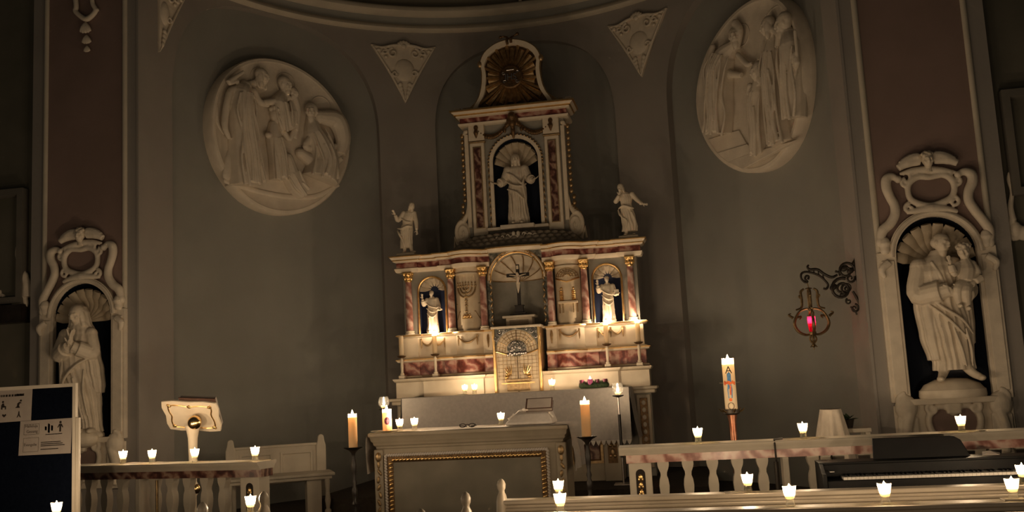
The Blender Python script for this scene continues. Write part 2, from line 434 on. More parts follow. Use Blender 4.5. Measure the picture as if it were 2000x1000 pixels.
# ================================================================== FIGURE LIBRARY (height 1, feet at v = 0, facing +w)
def lerp_rows(rows, n):
    z0, z1 = rows[0][0], rows[-1][0]; out = []
    P = [V3((0, 0, 0))]*0
    for i in range(n+1):
        z = z0+(z1-z0)*i/n
        for k in range(len(rows)-1):
            if rows[k][0] <= z <= rows[k+1][0]+1e-9: break
        a, b = rows[k], rows[k+1]; t = (z-a[0])/max(b[0]-a[0], 1e-9); t = t*t*(3-2*t)
        out.append([z]+[a[j]*(1-t)+b[j]*t for j in range(1, len(a))])
    return out
def robe(m, rows, folds=9, twist=2.0, seed=1, n=64, lev=44, amp=1.0):
    # rows: (v, cu, cw, ru, rw, fold amplitude)
    rnd = random.Random(seed); p1, p2, p3 = [rnd.uniform(0, 6.28) for _ in range(3)]
    rings = []
    for v, cu, cw, ru, rw, A in lerp_rows(rows, lev):
        ring = []
        for k in range(n):
            a = 2*pi*k/n
            f = sin(folds*a+p1+twist*v*3+.6*sin(3*a+p2))
            f = 1-2*abs(f)**1.4*.8+.35*sin((folds*2+1)*a+p3-twist*v*4)
            r = 1+A*amp*f
            ring.append((cu+ru*r*cos(a), v, cw-rw*r*sin(a)))
        rings.append(ring)
    m.loft(rings)
def rot(yaw, pitch, roll):
    return (Matrix.Rotation(roll, 3, 'Z') @ Matrix.Rotation(yaw, 3, 'Y') @ Matrix.Rotation(pitch, 3, 'X'))
def head(m, c, s=.135, yaw=0, pitch=0, roll=0, hair='long', beard=False):
    R = rot(yaw, pitch, roll); c = V3(c)
    def E(o, r, **k): p = c+R @ (V3(o)*s); m.ell(tuple(p), tuple(x*s for x in r), M=R, **k)
    E((0, .05, -.04), (.36, .44, .44)); E((0, -.16, .10), (.27, .34, .30)); E((0, -.36, .16), (.15, .12, .13))
    E((0, -.04, .42), (.055, .15, .08), nu=8, nv=6); E((0, -.13, .44), (.08, .055, .08), nu=8, nv=6)
    E((0, .10, .335), (.25, .05, .08), nu=10, nv=6)
    for q in (-1, 1):
        E((q*.15, .02, .335), (.075, .045, .05), nu=8, nv=6); E((q*.19, -.12, .27), (.11, .12, .09), nu=8, nv=6)
        if hair in ('short', 'bald'): E((q*.36, -.02, -.02), (.05, .12, .08), nu=8, nv=6)
    E((0, -.235, .365), (.10, .03, .06), nu=8, nv=6); E((0, -.285, .355), (.085, .03, .05), nu=8, nv=6)
    if hair == 'long':
        E((0, .12, -.10), (.42, .44, .42)); E((0, -.25, -.22), (.40, .50, .26))
        for q in (-1, 1): E((q*.34, -.22, -.02), (.13, .45, .20)); E((q*.36, -.55, .02), (.12, .25, .16))
    elif hair == 'short': E((0, .16, -.10), (.41, .40, .42))
    elif hair == 'bald': E((0, -.02, -.20), (.40, .30, .32))
    elif hair == 'curly':
        for k in range(16):
            a = k*2.4; b = .2+.75*(k/16); E((.36*cos(a)*sin(b*1.5), .16+.34*cos(b*1.5), -.08+.36*sin(a)*sin(b*1.5)), (.14, .13, .14), nu=8, nv=6)
    if beard: E((0, -.42, .17), (.20, .30, .17)); E((0, -.27, .27), (.22, .10, .12)); E((0, -.62, .15), (.11, .16, .09))
    # neck
    b = c+V3((0, -s*.75, -s*.12)); m.tube([tuple(c+R @ V3((0, -.1*s, -.08*s))), tuple(b)], [.20*s, .24*s], n=10)
def hand(m, wr, d, nrm, s=.1, curl=.3, mirror=1):
    d = V3(d).normalized(); nrm = V3(nrm); nrm = (nrm-d*nrm.dot(d)).normalized(); sd = d.cross(nrm)*mirror; wr = V3(wr)
    Rm_ = Matrix((sd, d, nrm)).transposed()
    m.ell(tuple(wr+d*s*.42), (.24*s, .46*s, .12*s), M=Rm_, nu=10, nv=7)
    for k, (o, L) in enumerate(((-.17, .50), (-.06, .58), (.06, .54), (.17, .42))):
        b = wr+d*s*.75+sd*o*s
        p1 = b+d*s*L*.5+nrm*s*L*.5*curl+sd*o*s*.2; p2 = p1+(d*(1-curl)+nrm*curl*1.1)*s*L*.5
        m.tube([tuple(b), tuple(p1), tuple(p2)], [.075*s, .065*s, .045*s], n=6)
    t0 = wr+d*s*.25-sd*.2*s; t1 = t0+(d*.55-sd*.55+nrm*.3)*s*.38; t2 = t1+(d*.9-sd*.1+nrm*.2)*s*.26
    m.tube([tuple(t0), tuple(t1), tuple(t2)], [.085*s, .075*s, .05*s], n=6)
def arm(m, sh, el, wr, r=(.052, .048, .04), cuff=None, hd=None, hn=(0, 0, 1), hs=.1, curl=.3, mir=1):
    m.tube([sh, el, wr], [r[0], r[1], r[2]], n=12, sub=5)
    m.ell(sh, (r[0]*1.05,)*3); 
    if cuff:
        e, w = V3(el), V3(wr); k = e.lerp(w, .72); m.tube([tuple(e.lerp(w, .15)), tuple(k)], [r[1]*1.05, cuff], n=14)
    d = hd or tuple(V3(wr)-V3(el)); m.tube([tuple(V3(wr)-V3(d).normalized()*.05), wr], [.028, .022], n=8); hand(m, wr, d, hn, hs, curl, mir)
BODY = [(.0, 0, 0, .150, .115, .10), (.06, 0, 0, .142, .110, .11), (.20, 0, 0, .130, .100, .12), (.34, 0, .005, .125, .098, .10), (.50, 0, .0, .125, .092, .06),
        (.60, 0, 0, .108, .078, .04), (.70, 0, .005, .120, .085, .035), (.78, 0, 0, .128, .080, .03), (.815, 0, -.005, .115, .066, .02), (.84, 0, -.01, .062, .05, .0), (.87, 0, -.01, .035, .035, 0)]
def body(m, rows=None, shift=0, **k):
    rows = rows or BODY
    robe(m, [(v, cu+shift*sin(v*pi), cw, ru, rw, A) for v, cu, cw, ru, rw, A in rows], **k)
def swag(m, pts, r=.018, n=8): m.tube(pts, [r*.6]+[r]*(len(pts)-2)+[r*.6], n=n, sub=5)
def feet(m, s=1, gap=.06, w=.07):
    for q in (-1, 1): m.ell((q*gap, .018, w+.03), (.03*s, .022*s, .07*s))
def fig_tf(tf, x, v, w, s, sw=1.0):
    def f(a, b, c): return tf(x+a*s, v+b*s, w+c*s*sw)
    f.mir = getattr(tf, 'mir', False); return f
# ================================================================== STUCCO ON THE APSE WALLS
def medallion(th, name_label, is_left):
    z0 = 4.95; tf = wrap(th, z0); rad = 1.045
    base = tf(0, -rad, 0)
    t = thing('relief_medallion', name_label, 'relief', base, 'round reliefs in the apse')
    m = MB(tf); n = 72
    rings = []
    for w, r in ((-.14, rad*.99), (.015, rad), (.04, rad*.985), (.045, rad*.95), (.03, rad*.93)):
        rings.append([(r*cos(2*pi*k/n), r*sin(2*pi*k/n), w) for k in range(n)])
    for r in (.8, .6, .4, .2, .02): rings.append([(rad*r*cos(2*pi*k/n), rad*r*sin(2*pi*k/n), .03) for k in range(n)])
    m.loft(rings, cap=True); m.build('disc', 'relief', t, smooth=40)
    def uv(px, py):
        P = atApse(px, py, RA-.05); a = atan2(P.x, P.y-YC); return ((a-th)*RA, P.z-z0)
    if is_left: cv = lambda X, Y: uv(380+.38*X, 60+.38*Y); k = .38
    else: cv = lambda X, Y: uv(1340+.36*X, .36*Y); k = .36
    ppm = 165.0
    def T(m, pts, rad, w=.03, fl=.5, sub=4, n=12):
        pp = [cv(*p) for p in pts]; rr = [r*k/ppm for r in rad]
        o = []
        P = [V3((u, v, 0)) for u, v in pp]
        if len(P) > 2: P, rr = smooth_path(P, rr, sub)
        mm = MB(lambda u, v, ww: (u, v, ww)); mm.tube([tuple(p) for p in P], rr, n=n)
        m.add([(u, v, w+ww*fl) for u, v, ww in mm.v], mm.f)
        m.ell((P[0].x, P[0].y, w), (rr[0], rr[0], rr[0]*fl), nu=10, nv=6)
    def folds(m, spine, rad, cnt, w=.03, fl=.55, seed=0):
        rnd = random.Random(seed)
        for i in range(cnt):
            o = -0.8+1.6*(i+.5)/cnt+rnd.uniform(-.08, .08)
            pts = []
            if rnd.random() < .25 and len(spine) > 3: sp2, rd2 = spine[2:], rad[2:]
            else: sp2, rd2 = spine[1:], rad[1:]
            for j, ((X, Y), r) in enumerate(zip(sp2, rd2)):
                A_, B_ = sp2[max(j-1, 0)], sp2[min(j+1, len(sp2)-1)]; tx, ty = B_[0]-A_[0], B_[1]-A_[1]; l_ = sqrt(tx*tx+ty*ty) or 1
                q_ = o*r*(.85+.2*sin(Y*.02+i*2)); pts.append((X+q_*ty/l_, Y-q_*tx/l_+(12 if j == len(sp2)-1 else 0)*sin(i*2.1)))
            pp = [cv(*p) for p in pts]
            zz = [w+sqrt(max(.02, 1-o*o))*r*k/ppm*fl for r in rd2]
            m.tube([(u, v, z) for (u, v), z in zip(pp, zz)], [.008]+[.017]*(len(pp)-2)+[.022], n=6, sub=4)
    def H(m, X, Y, r, face=0, w=.07, hair='short', beard=False, roll=0):
        u, v = cv(X, Y); s = 2.3*r*k/ppm
        q = MB(lambda a, b, c: (a, b, c)); head(q, (0, 0, 0), s, yaw=face, hair=hair, beard=beard, roll=roll)
        m.add([(u+a, v+b, w+.8*c) for a, b, c in q.v], q.f)
    def halo(m, X, Y, r):
        u, v = cv(X, Y); R = r*k/ppm; m.tube([(u+R*cos(a), v+R*sin(a), .035) for a in [2*pi*i/28 for i in range(28)]], .008, n=6, closed=True)
    if is_left:
        figs = [
         ('figure', 'standing woman with bowed head', [(([(255, 290), (235, 330), (225, 420), (235, 540), (245, 660), (255, 800)]), (38, 68, 78, 84, 92, 98), 7)],
          [([(290, 320), (320, 370), (370, 385)], (26, 22, 16)), ([(200, 300), (165, 330), (140, 480), (165, 560)], (16, 22, 20, 12)), ([(210, 265), (160, 270), (240, 215)], (10, 16, 9))], (335, 242, 36, .7, 'long', False)),
         ('figure', 'bearded man behind with outstretched arm', [(([(450, 330), (430, 380), (440, 450), (455, 520)]), (30, 60, 62, 55), 4)],
          [([(350, 375), (420, 365), (480, 350)], (20, 20, 15)), ([(500, 345), (520, 420), (510, 520)], (24, 20, 14))], (455, 283, 36, .6, 'short', True)),
         ('figure', 'child with raised arms', [(([(405, 490), (405, 560), (420, 650), (430, 770)]), (34, 50, 54, 56), 6)],
          [([(365, 540), (400, 545), (440, 515)], (18, 16, 12)), ([(450, 530), (480, 560), (515, 495), (510, 560)], (18, 16, 14, 10))], (412, 440, 40, .5, 'curly', False)),
         ('figure', 'seated old man with drapery over his knees', [(([(600, 470), (610, 530), (640, 600), (660, 680), (640, 770)]), (38, 62, 78, 92, 110), 6), ([(470, 660), (490, 740), (520, 800), (560, 838)], (40, 54, 56, 44), 4), ([(540, 630), (600, 670), (680, 690), (740, 650)], (30, 42, 46, 36), 3)],
          [([(640, 450), (720, 470), (755, 560), (740, 640)], (40, 60, 50, 36)), ([(600, 540), (560, 600), (620, 610)], (24, 20, 14)), ([(700, 700), (730, 650), (720, 600), (680, 620)], (20, 24, 20, 14))], (588, 420, 38, -.6, 'short', True)),
         ('figure', 'young man looking on', [(([(500, 355), (495, 420), (490, 500)]), (22, 36, 36), 3)], [], (500, 328, 27, .4, 'short', False))]
        extra = [([(165, 770), (300, 815), (470, 850), (620, 850), (745, 790)], (16, 16, 16, 16, 12)), ([(175, 740), (195, 670), (215, 620), (270, 590)], (36, 48, 44, 24)), ([(120, 380), (125, 470), (160, 530)], (10, 14, 12))]
        halos = [(335, 240, 55), (470, 270, 62), (650, 390, 62)]
    else:
        figs = [
         ('figure', 'old priest in a long cloak leaning forward', [(([(265, 250), (225, 300), (205, 390), (200, 520), (200, 620), (195, 730)]), (38, 66, 84, 84, 82, 82), 8)],
          [([(200, 350), (250, 400), (320, 410)], (30, 26, 16)), ([(160, 260), (125, 400), (120, 520)], (20, 22, 14)), ([(300, 300), (350, 350), (380, 345)], (16, 18, 10)), ([(285, 130), (310, 170), (300, 250)], (26, 22, 16))], (288, 200, 40, .7, 'short', True)),
         ('figure', 'kneeling child with folded hands', [(([(405, 430), (400, 500), (395, 580), (405, 700), (405, 840)]), (32, 46, 48, 46, 44), 6)],
          [([(370, 470), (365, 510), (420, 440)], (20, 18, 12))], (412, 388, 40, -.5, 'long', False)),
         ('figure', 'mother in a veil bending down', [(([(480, 210), (480, 280), (485, 380), (500, 520), (515, 650), (535, 780)]), (32, 52, 60, 62, 62, 66), 7)],
          [([(470, 320), (440, 390), (480, 400)], (22, 20, 14)), ([(500, 160), (530, 190), (520, 260)], (20, 26, 20))], (468, 145, 40, -.7, 'long', False)),
         ('figure', 'bearded man with a staff', [(([(565, 190), (580, 250), (590, 350), (595, 500), (600, 640)]), (40, 62, 66, 60, 50), 6)],
          [([(620, 170), (630, 330), (600, 500)], (10, 10, 10)), ([(600, 260), (630, 340), (600, 400)], (22, 20, 12))], (555, 130, 44, -.6, 'short', True))]
        extra = [([(435, 810), (470, 780), (500, 800)], (26, 34, 22)), ([(390, 850), (440, 800), (450, 830)], (22, 24, 14)), ([(415, 350), (415, 150), (440, 70), (490, 30), (530, 50)], (7, 7, 7, 7, 7)), ([(490, 500), (470, 590)], (18, 22)), ([(420, 700), (480, 780)], (14, 14))]
        halos = [(300, 190, 60)]
    for i, (nm, lb, bodies, limbs, hd) in enumerate(figs):
        q = MB(tf)
        for sp, rd, cnt in bodies: T(q, sp, rd, w=.055, fl=1.15); folds(q, sp, rd, cnt, w=.055, seed=i, fl=1.15)
        for pts, rd in limbs: T(q, pts, rd, w=.10+.01*(i % 2), fl=.9)
        X, Y, r, face, hair, beard = hd; T(q, [bodies[0][0][0], (X-4, Y+r*.5)], (bodies[0][1][0]*.62, r*.5), w=.07)
        H(q, X, Y, r*1.12, face, .115, hair, beard)
        q.build(nm, 'relief', t, voxel=.008, sm=1)['label'] = lb
    for i, (pts, rd) in enumerate(extra): q = MB(tf); T(q, pts, rd); q.build(('ground_ledge', 'drapery_fold', 'drapery_fold', 'drapery_fold', 'drapery_fold')[i] if is_left else ('dove', 'dove', 'arch_line', 'drapery_fold', 'drapery_fold')[i], 'relief', t, voxel=.009, sm=1)
    for h in halos: q = MB(tf); halo(q, *h); q.build('halo', 'relief', t)
    if not is_left:
        for a, b, c, d in (((120, 755), (285, 705), (330, 785), (175, 835)), ((170, 830), (335, 780), (375, 825), (230, 880)), ((225, 878), (380, 822), (600, 760), (310, 920))):
            q = MB(tf); q.extr([cv(*p) for p in (a, b, c, d)], .0, .05+.012*(a[1] > 800)); q.build('step', 'relief', t, bevel=.006)
    return t
medallion(radians(-54.9), 'round stucco relief of a child between parents and a seated old man', True)
medallion(radians(55.6), 'round stucco relief of a child presented to a priest on steps', False)

# spandrel cartouches
def scroll(m, c, r, turns=1.4, a0=0, dirn=1, w=.03, r0=.02, n=7):
    P = []; R = []; N = int(18*turns)
    for i in range(N+1):
        t = i/N; a = a0+dirn*2*pi*turns*t; q = r*(1-.82*t); P.append((c[0]+q*cos(a), c[1]+q*sin(a), w+.012*t)); R.append(r0*(1-.45*t))
    m.tube(P, R, n=n)
def spandrel(th, half=0, label=''):
    z0 = 5.58; tf = wrap(th, z0); H = .84; W = .47
    t = thing('spandrel_cartouche', label, 'stucco', tf(0, 0, 0), 'stucco spandrels under the ring cornice')
    u0 = 0 if half else -W
    m = MB(tf); out = [(0, 0), (.045, .10), (.20, .42), (W, H), (.30, H-.02), (.1, H+.0), (0, H+.02)]
    if not half: out = out+[(-a, b) for a, b in out[::-1][1:-1]]
    m.extr(out, -.02, .03); m.build('plate', 'stucco', t, bevel=.008)
    m = MB(tf)
    sides = (1,) if half else (1, -1)
    for s in sides:
        m.tube([(0, .01, .03), (s*.05, .12, .04), (s*.21, .43, .04), (s*(W-.03), H-.03, .035)], [.008, .016, .02, .012], sub=5)
        m.tube([(s*(W-.03), H-.03, .03), (s*.3, H-.04, .04), (s*.16, H-.01, .05), (0, H+.01, .05)], [.01, .018, .022, .02], sub=5)
        scroll(m, (s*.16, H-.12), .075, 1.3, pi/2, -s, .05, .02)
        scroll(m, (s*.14, .42), .05, 1.2, 0, s, .05, .016)
        scroll(m, (s*.28, H-.10), .05, 1.2, pi/2, s, .045, .016)
        for k in range(4): m.ell((s*(.03+.012*k), .10+.055*k, .045), (.02+.004*k, .035, .02), nu=8, nv=6)
        for k in range(3): m.ell((s*(.36-.05*k), H-.08-.05*k, .045), (.03, .022, .02), nu=8, nv=6)
    m.build('scrollwork', 'stucco', t, voxel=.008, sm=1)
    m = MB(tf)
    if half: m.ell((.09, .50, .02), (.085, .15, .045))
    else:
        m.ell((0, .48, .02), (.155, .17, .05))
    m.build('boss', 'stucco', t)
    m = MB(tf)
    for k in range(5 if not half else 3):
        a = pi/2+(k-2)*.45 if not half else pi/2-k*.45
        m.ell((.07*cos(a), H-.03+.06*sin(a), .05), (.03, .045, .025), nu=8, nv=6, M=Matrix.Rotation(a-pi/2, 3, 'Z'))
    m.ell((0, H-.02, .06), (.04, .035, .03)); m.build('shell_crest', 'stucco', t, voxel=.008, sm=1)
    return t
spandrel(radians(-26.3), 0, 'triangular stucco cartouche next to the child-and-parents relief')
spandrel(radians(26.9), 0, 'triangular stucco cartouche next to the priest-on-steps relief')
spandrel(radians(-84.3), 1, 'half triangular stucco cartouche at the edge of the apse')
# little drop of stucco on the half dome
p = atApse(1015, 2, RA-.1)
t = MB(wrap(atan2(p.x, p.y-YC), p.z-.02, RA-.05))
for k in range(5): t.ell(((k-2)*.03, .09+.02*abs(k-2), .0), (.022, .05, .03), nu=8, nv=6)
t.ell((0, .04, 0), (.025, .05, .03)); t.ell((0, .0, 0), (.012, .025, .02)); t.ell((0, .12, -.03), (.10, .04, .03))
tag(t.build('stucco_drop', 'stucco', voxel=.006, sm=1), 'small stucco leaf drop hanging in the half dome', 'stucco')
# hanging ornament on the pink panel by the Mary niche
tf = flat(0, YC-.01, 0); t = thing('stucco_pendant', 'stucco pendant with husk drops hanging high on the pink panel', 'stucco', (-4.38, YC-.02, 5.5))
U = lambda px, py: (lambda P: (P.x, P.z))(atY(px, py, YC-.03))
m = MB(tf)
for a in ([(148, -10), (150, 15), (148, 22), (158, 32), (170, 38), (182, 30), (188, 20), (182, 8), (180, -10)],):
    pts = [(*U(*q), .03) for q in a]; m.tube(pts, [.03, .03, .028, .03, .034, .03, .028, .026, .026], sub=4)
m.ell((*U(190, 20), .03), (.03, .022, .025)); m.ell((*U(149, 21), .03), (.028, .02, .025))
m.build('frame', 'stucco', t, voxel=.009, sm=1)
for (px, py, r) in ((168, 53, .075), (170, 76, .062), (171, 95, .045)):
    u, v = U(px, py); q = MB(tf)
    for k in range(5):
        a = (k-2)*.5; q.ell((u+.45*r*sin(a), v-.25*r*cos(a)+.1*r, .03), (.34*r, .95*r, .4*r), nu=8, nv=6, M=Matrix.Rotation(a*.6, 3, 'Z'))
    q.build('husk', 'stucco', t, voxel=.009, sm=1)

# ================================================================== SAINT NICHES
Yn = YC-.05
def Nz(X, Y): P = atY(1640+.6*X, 250+.6*Y, Yn); return (P.x, P.z)
def niche(side, label):
    tf = flat(0, YC, 0, mir=side < 0)
    t = thing('niche_surround', label, 'niche', (side*NCX, YC-.05, .70), 'stucco niche surrounds on the pink panels')
    # pilaster strips
    for u0, u1 in ((3.865, NCX-NHW+.005), (NCX+NHW-.005, 4.905)):
        m = MB(tf); m.box(u0, u1, NB-.02, 2.60, -.02, .05); m.box(u0+.03, u1-.025, NB+.05, 2.52, .04, .066)
        m.build('pilaster', 'stucco', t, bevel=.008)
    for s, cu in ((-1, 3.94), (1, 4.83)):
        m = MB(tf); m.lathe([(.028, 0), (.045, .03), (.045, .07), (.06, .10), (.045, .14), (.03, .16)], cu+s*.0, 2.58, .05, n=14)
        m.tube([(cu-s*.02, 2.50, .06), (cu+s*.05, 2.44, .08), (cu+s*.03, 2.36, .07)], [.04, .035, .02], sub=4)
        m.build('capital', 'stucco', t, voxel=.008, sm=1)
    # arch moulding
    a = arc(NCX, NS, NHW, pi, 0, 28); m = MB(tf)
    m.sweep([(u, v, 0) for u, v in a], [(-.06, -.01), (-.06, .05), (-.035, .075), (-.01, .06), (.004, .045), (.004, -.01)], up=(0, 0, 1)) if False else m.band(a, arc(NCX, NS, NHW+.062, pi, 0, 28), -.02, .06)
    m.tube([(u, v, .06) for u, v in arc(NCX, NS, NHW+.035, pi, 0, 28)], .02, n=8)
    m.build('arch_moulding', 'stucco', t)
    # shell
    sh = bpy.data.objects  # conch of ten lobes
    sp = MB(tf); n = 10
    for k in range(n):
        a0 = pi*(k+.5)/n; L = NHW*.97
        d = V3((cos(a0), sin(a0), 0)); base = V3((NCX, NS-.055, -.06)); tip = V3((NCX, NS-.05, -.08))+d*L+V3((0, 0, .08)); mid = (base+tip)/2+V3((0, 0, -.07))
        q = MB(tf); q.tube([tuple(base), tuple(mid), tuple(base.lerp(tip, .8)+V3((0, 0, -.02))), tuple(tip)], [.012, .036, .058, .045], n=10, sub=4, flatw=.5)
        q.build('shell_lobe', 'shell', t)
    # S-scrolls
    for pts, rr in (([(190, 168), (168, 158), (152, 168), (152, 195), (164, 225), (178, 252), (180, 282), (164, 312), (140, 335), (132, 372)], (.025, .037, .046, .046, .043, .043, .045, .047, .048, .036)),
                    ([(384, 152), (405, 142), (428, 150), (432, 175), (420, 205), (420, 235), (440, 268), (466, 300), (486, 330), (490, 372)], (.025, .037, .047, .047, .045, .045, .045, .045, .045, .036))):
        m = MB(tf); m.tube([(*Nz(*p), .05) for p in pts], rr, n=12, sub=5); u, v = Nz(*pts[0]); m.ell((u, v, .05), (.035, .035, .04))
        u, v = Nz(*pts[-1]); m.ell((u, v, .05), (.04, .05, .045)); m.build('scroll', 'stucco', t, voxel=.009, sm=1)
    # cartouche frame
    m = MB(tf)
    ring = [(292, 160), (255, 158), (226, 178), (222, 205), (232, 232), (262, 248), (300, 252), (340, 240), (366, 222), (374, 196), (366, 168), (336, 152)]
    m.tube([(*Nz(*p), .045) for p in ring], [.028, .034, .034, .028, .03, .034, .03, .034, .03, .03, .034, .03], n=10, sub=4, closed=True)
    for (X, Y, r, a0, d) in ((240, 160, .05, 0, 1), (350, 152, .05, pi, -1), (228, 262, .05, pi/2, 1), (372, 240, .05, pi/2, -1), (215, 180, .045, pi/2, 1), (380, 175, .045, pi/2, -1)): scroll(m, Nz(X, Y), r, 1.1, a0, d, .05, .022)
    m.tube([(*Nz(*p), .05) for p in ((218, 275), (260, 268), (300, 262), (345, 264), (385, 272))], [.02, .035, .05, .035, .02], n=10, sub=4)
    m.tube([(*Nz(*p), .05) for p in ((195, 150), (235, 140), (285, 135), (335, 138), (380, 145))], [.015, .03, .035, .03, .015], n=10, sub=4)
    m.build('cartouche', 'stucco', t, voxel=.009, sm=1)
    # winged cherub head
    m = MB(tf); u, v = Nz(284, 106); q = MB(lambda a, b, c: (a, b, c)); head(q, (0, 0, 0), .15, hair='curly'); m.add([(u+a, v+b, .08+c*.9) for a, b, c in q.v], q.f)
    m.build('cherub_head', 'statue', t, voxel=.006, sm=1)
    for s in (-1, 1):
        m = MB(tf)
        for k in range(6):
            a = .15+.22*k; L = .20-.012*k; c = V3((u+s*.06, v-.01, .05)); d = V3((s*cos(a), sin(a)*.75-.10, 0))
            m.tube([tuple(c), tuple(c+d*L*.6), tuple(c+d*L+V3((s*.005, -.04, 0)))], [.03, .046, .034], n=8, sub=4)
        m.build('wing', 'stucco', t, voxel=.008, sm=1)
    # console under the niche
    m = MB(tf); m.box(3.97, 4.80, NB-.05, NB+.005, -.02, .10); m.box(3.88, 4.90, .70, NB-.05, -.02, .02); m.build('sill', 'stucco', t, bevel=.008)
    for cu in (3.985, 4.785):
        s = -1 if cu < NCX else 1
        m = MB(tf); m.box(cu-.085, cu+.085, .70, NB-.16, -.01, .06); m.ell((cu, NB-.07, .04), (.10, .12, .08)); scroll(m, (cu, NB-.02), .08, 1.3, pi/2, -s, .06, .03); m.tube([(cu-s*.02, NB-.12, .07), (cu+s*.02, NB-.3, .07), (cu, .74, .06)], [.05, .045, .04], sub=4)
        m.build('foot_scroll', 'stucco', t, voxel=.010, sm=1)
    m = MB(tf)
    hp = [(0, .40), (-.07, .46), (-.16, .45), (-.22, .36), (-.20, .24), (-.11, .13), (0, .09), (.11, .13), (.20, .24), (.22, .36), (.16, .45), (.07, .46)]
    m.tube([(NCX+.0+a, .70+b, .05) for a, b in hp], .03, n=10, sub=4, closed=True); m.box(NCX-.06, NCX+.06, NB-.14, NB-.03, .0, .09); scroll(m, (NCX-.18, NB-.09), .06, 1.1, pi/2, 1, .06, .025); scroll(m, (NCX+.18, NB-.09), .06, 1.1, pi/2, -1, .06, .025)
    m.build('heart_cartouche', 'stucco', t, voxel=.010, sm=1)
    m = MB(tf); m.extr(cr([(NCX+a*.86, .70+b*.86+.04) for a, b in hp], 3, True), .015, .03); m.build('heart_panel', 'wall_pink', t)
    return t
niche(1, 'white stucco niche surround framing the saint with a child')
niche(-1, 'white stucco niche surround framing the praying woman')

# statues in the niches
def joseph():
    H = 1.36; x, z = NCX+.01, NB+.155
    t = thing('saint_statue', 'cream statue of a bearded man holding a child in his arms', 'statue', (x, YC-.0, NB), 'saints in the pink panel niches')
    q = MB(fig_tf(flat(0, YC+.0, 0), x, NB, .04, 1))
    q.lathe([(.285, 0), (.29, .02), (.285, .07), (.27, .08), (.24, .12), (.14, .165), (.02, .175)], 0, .005, 0, n=36, sw=.72); q.build('base', 'statue', t)
    q = MB(fig_tf(flat(0, YC, 0), x, z, .04, H))
    rows = [(.07, .03, 0, .135, .10, .06), (.12, .03, 0, .128, .10, .10), (.26, .02, 0, .142, .105, .10), (.40, .005, .0, .152, .11, .08), (.52, -.01, .0, .148, .108, .06), (.62, -.015, .01, .140, .102, .05), (.72, -.025, .01, .136, .095, .04), (.79, -.025, 0, .118, .078, .03), (.825, -.015, 0, .088, .06, .02), (.85, -.01, 0, .05, .05, 0), (.88, 0, 0, .04, .04, 0)]
    body(q, rows, folds=11, twist=.5, seed=4)
    # long cloak falling on his right side to the knee
    robe(q, [(.14, -.07, -.01, .060, .08, .12), (.3, -.085, -.01, .08, .095, .10), (.5, -.10, 0, .085, .10, .08), (.66, -.09, 0, .08, .09, .05), (.80, -.06, 0, .05, .06, .02)], folds=7, twist=.3, seed=9)
    robe(q, [(.24, .13, -.03, .05, .08, .10), (.4, .13, -.03, .06, .09, .08), (.6, .12, -.02, .07, .08, .05), (.76, .08, -.01, .05, .05, .02)], folds=6, twist=.4, seed=19)
    head(q, (.025, .925, .03), .138, yaw=.75, pitch=.12, roll=-.10, hair='bald', beard=True)
    arm(q, (-.13, .77, .02), (-.165, .575, .06), (.02, .60, .15), r=(.06, .064, .05), cuff=.075, hd=(1, .05, .1), hn=(0, -.3, -1), hs=.12, curl=.3, mir=-1)
    arm(q, (.09, .77, .01), (.165, .60, .05), (.09, .55, .15), r=(.055, .055, .045), cuff=.066, hd=(-.6, .25, .2), hn=(0, .3, -1), hs=.12, curl=.35)
    for pts in ([(-.15, .62, .09), (-.05, .50, .13), (.08, .40, .125), (.15, .30, .08)], [(-.12, .52, .10), (.0, .40, .13), (.12, .26, .10)], [(-.06, .80, .075), (-.02, .70, .105), (.0, .62, .11)], [(.05, .80, .07), (.03, .71, .10)], [(.02, .36, .125), (.06, .2, .12), (.08, .09, .11)], [(.10, .34, .115), (.12, .2, .11), (.12, .09, .10)]): swag(q, pts, .0105)
    for p0, p1, p2 in (((-.03, .12, .04), (-.06, .05, .06), (-.09, .015, .12)), ((.08, .12, .04), (.12, .05, .06), (.165, .012, .11))): q.tube([p0, p1, p2], [.042, .030, .022], n=10, sub=4); q.ell(p2, (.026, .020, .04))
    q.build('man', 'statue', t, voxel=.0065, sm=1)
    c = MB(fig_tf(flat(0, YC, 0), x, z, .04, H))
    head(c, (.145, .845, .09), .115, yaw=-.35, pitch=.05, roll=.1, hair='curly')
    c.tube([(.14, .79, .08), (.15, .72, .09), (.13, .64, .11)], [.045, .062, .06], n=12, sub=4)
    c.tube([(.12, .64, .12), (.06, .59, .17), (.065, .50, .16)], [.04, .034, .022], n=10, sub=4); c.tube([(.15, .63, .12), (.11, .57, .18), (.115, .48, .16)], [.04, .034, .022], n=10, sub=4)
    c.ell((.065, .485, .18), (.018, .016, .036)); c.ell((.115, .465, .18), (.018, .016, .036))
    arm(c, (.10, .76, .10), (.06, .70, .14), (.04, .76, .16), r=(.026, .022, .018), hs=.055, hd=(-.2, .8, .1))
    arm(c, (.19, .76, .09), (.215, .69, .12), (.18, .64, .16), r=(.026, .023, .018), hs=.055, hd=(-.6, -.3, .2))
    c.build('child', 'statue', t, voxel=.0055, sm=1)
joseph()
